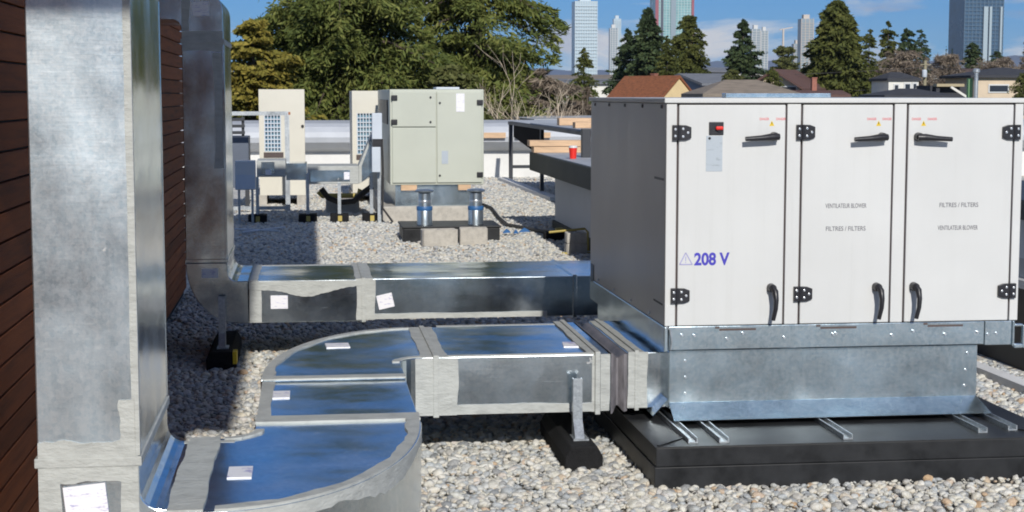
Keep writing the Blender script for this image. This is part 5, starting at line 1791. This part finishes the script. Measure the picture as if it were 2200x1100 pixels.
# ------------------------------------------------------------------ towers
def tower(px0, px1, pyt, Yd, glass, slab, label, fl=3.1, bays=7, accent=None, depth=None, side=None):
    a, b = at(px0, pyt, Yd), at(px1, pyt, Yd)
    w = b.x - a.x
    depth = depth or w
    t = thing('tower', ((a.x + b.x) / 2, Yd + depth / 2, GZ), label, 'tower')
    quick('curtain_wall', glass, t, (a.x, b.x, Yd, Yd + depth, GZ, a.z))
    m = MB()
    k = int((a.z - 2) / fl)
    for i in range(k):
        z = 2 + i * fl
        m.box(a.x - 0.5, b.x + 0.5, Yd - 0.9, Yd - 0.01, z, z + 0.55)
    m.build('floor_slabs', slab, t)
    m = MB()
    for i in range(bays + 1):
        x = a.x + w * i / bays
        m.box(x - 0.35, x + 0.35, Yd - 0.55, Yd - 0.02, GZ, a.z)
    m.build('mullions', slab, t)
    if accent:
        for fr0, fr1 in accent[1]:
            quick('accent_fin', accent[0], t, (a.x + w * fr0, a.x + w * fr1, Yd - 1.6, Yd - 0.91, GZ, a.z))
    quick('crown', slab, t, (a.x + w * 0.25, b.x - w * 0.25, Yd + depth * 0.25, Yd + depth * 0.75, a.z + 0.01, a.z + 5))
    return t


T_PALE = paint('pale_blue_glass', (0.42, 0.52, 0.58), rough=0.3, var=0.05, scale=0.05)
T_PALE2 = paint('pale_blue_spandrel', (0.50, 0.58, 0.62), rough=0.5)
T_TEAL = paint('teal_glass', (0.22, 0.42, 0.44), rough=0.25, var=0.2, scale=0.08)
T_TEAL2 = paint('teal_spandrel', (0.42, 0.55, 0.54), rough=0.5)
T_BLUE = paint('deep_blue_glass', (0.045, 0.10, 0.17), rough=0.25, var=0.25, scale=0.05)
T_BLUE2 = paint('deep_blue_spandrel', (0.07, 0.13, 0.20), rough=0.5)
T_LT = paint('silver_bay', (0.36, 0.44, 0.48), rough=0.4)
T_WHT = paint('white_concrete', (0.62, 0.62, 0.60), rough=0.7)
T_GLS = paint('grey_glass', (0.26, 0.32, 0.36), rough=0.3)
T_BEI = paint('beige_concrete', (0.56, 0.49, 0.42), rough=0.8)
T_PINK = paint('red_fin', (0.30, 0.07, 0.09), rough=0.6)
T_DARK = paint('dark_fin', (0.06, 0.07, 0.10), rough=0.4)
tower(1236, 1283, 2, 1500, T_PALE, T_PALE2, 'pale blue glass tower behind the fir tree', bays=9)
tw = tower(1413, 1490, -60, 1900, T_TEAL, T_TEAL2, 'tall teal glass tower with red edges behind the spruce', bays=12, accent=(T_PINK, ((-0.06, 0.03), (0.95, 1.02))))
quick('dark_bay', T_DARK, tw, (at(1420, 0, 1900).x, at(1425, 0, 1900).x, 1898.2, 1899.0, GZ, at(1413, -60, 1900).z - 1))
quick('dark_bay', T_GLS, tw, (at(1441, 0, 1900).x, at(1452, 0, 1900).x, 1898.2, 1899.0, GZ, at(1413, -60, 1900).z - 1))
tower(1311, 1327, 60, 2300, T_GLS, T_WHT, 'small white tower left of the spruces, lower one', bays=3)
tower(1319, 1334, 40, 2500, T_PALE, T_PALE2, 'small pale green tower just above the lower white tower', bays=3)
tower(1616, 1634, 62, 2000, T_GLS, T_WHT, 'white concrete tower right of the slim spruce', bays=2)
tower(1636, 1650, 66, 2050, T_GLS, T_WHT, 'second white concrete tower with mast', bays=2)
tower(1722, 1748, 40, 1900, T_GLS, T_BEI, 'beige tower half hidden by the broad cedar', bays=3)
tower(1706, 1724, 94, 2100, T_GLS, T_BEI, 'low beige block left of the half hidden beige tower', bays=2)
tb = tower(2075, 2158, -60, 1300, T_BLUE, T_BLUE2, 'deep blue glass tower with silver bays at the right', bays=10)
for f0, f1 in ((0.45, 0.56), (0.60, 0.66), (0.88, 0.93)):
    x0_, x1_ = at(2075, 0, 1300).x, at(2158, 0, 1300).x
    quick('silver_bay', T_LT, tb, (x0_ + (x1_ - x0_) * f0, x0_ + (x1_ - x0_) * f1, 1297.6, 1299.0, GZ, at(2075, 14, 1300).z))
# crane and mast
p = at(1683, 62, 2000)
cr_ = thing('crane', (p.x, 2000, GZ), 'thin tower crane right of the white concrete towers', 'crane')
MB().bar((p.x, 2000, GZ), (p.x, 2000, p.z), 2.0, 2.0).build('mast', T_BEI, cr_)
MB().bar((p.x - 5, 2000, p.z - 1), (p.x + 12, 2000, p.z + 2), 1.2, 1.2).build('jib', T_BEI, cr_)

# ------------------------------------------------------------------ far terrain
rng = np.random.default_rng(5)


def ridge(name, Yd, px0, px1, f, mat, depth):
    n = 90
    vs, fs = [], []
    for i in range(n + 1):
        px = px0 + (px1 - px0) * i / n
        p = at(px, f(px), Yd)
        x = p.x
        vs += [(x, Yd - depth, GZ + 0.3), (x, Yd, p.z), (x * 1.1, Yd + depth, GZ + 0.3)]
    for i in range(n):
        a = i * 3
        fs += [(a, a + 3, a + 4, a + 1), (a + 1, a + 4, a + 5, a + 2)]
    tag(MB().add(vs, fs).build(name, mat, smooth=True), kind='structure')


ridge('mountains', 5600, -1500, 3300, lambda x: 142 - 10 * math.sin(x * 0.004 + 0.6) - 5 * math.sin(x * 0.013) - 26 * math.exp(-((x - 2230) / 110) ** 2) - 2 * math.sin(x * 0.05), paint('hazed_mountain_forest', (0.035, 0.075, 0.16), rough=0.95, var=0.15, scale=0.004), 1000)  # blue of the distant air is mixed into the forest colour
ridge('hills', 320, -400, 3200, lambda x: 166 + 5 * math.sin(x * 0.006) + 3 * math.sin(x * 0.021 + 1), paint('suburb_slope', (0.11, 0.09, 0.07), rough=0.95, var=0.45, scale=0.12), 160)

# ------------------------------------------------------------------ air
hz, t_, b_ = new_mat('thin_haze')
t_.nodes.remove(b_)
pv = t_.nodes.new('ShaderNodeVolumePrincipled')
pv.inputs['Color'].default_value = (0.80, 0.88, 1.0, 1)
pv.inputs['Density'].default_value = 0.00008
t_.links.new(pv.outputs[0], t_.nodes['Material Output'].inputs['Volume'])
hb = MB().box(-4600, 4600, -1000, 7000, -5, 262).build('haze', hz)
tag(hb, kind='stuff')
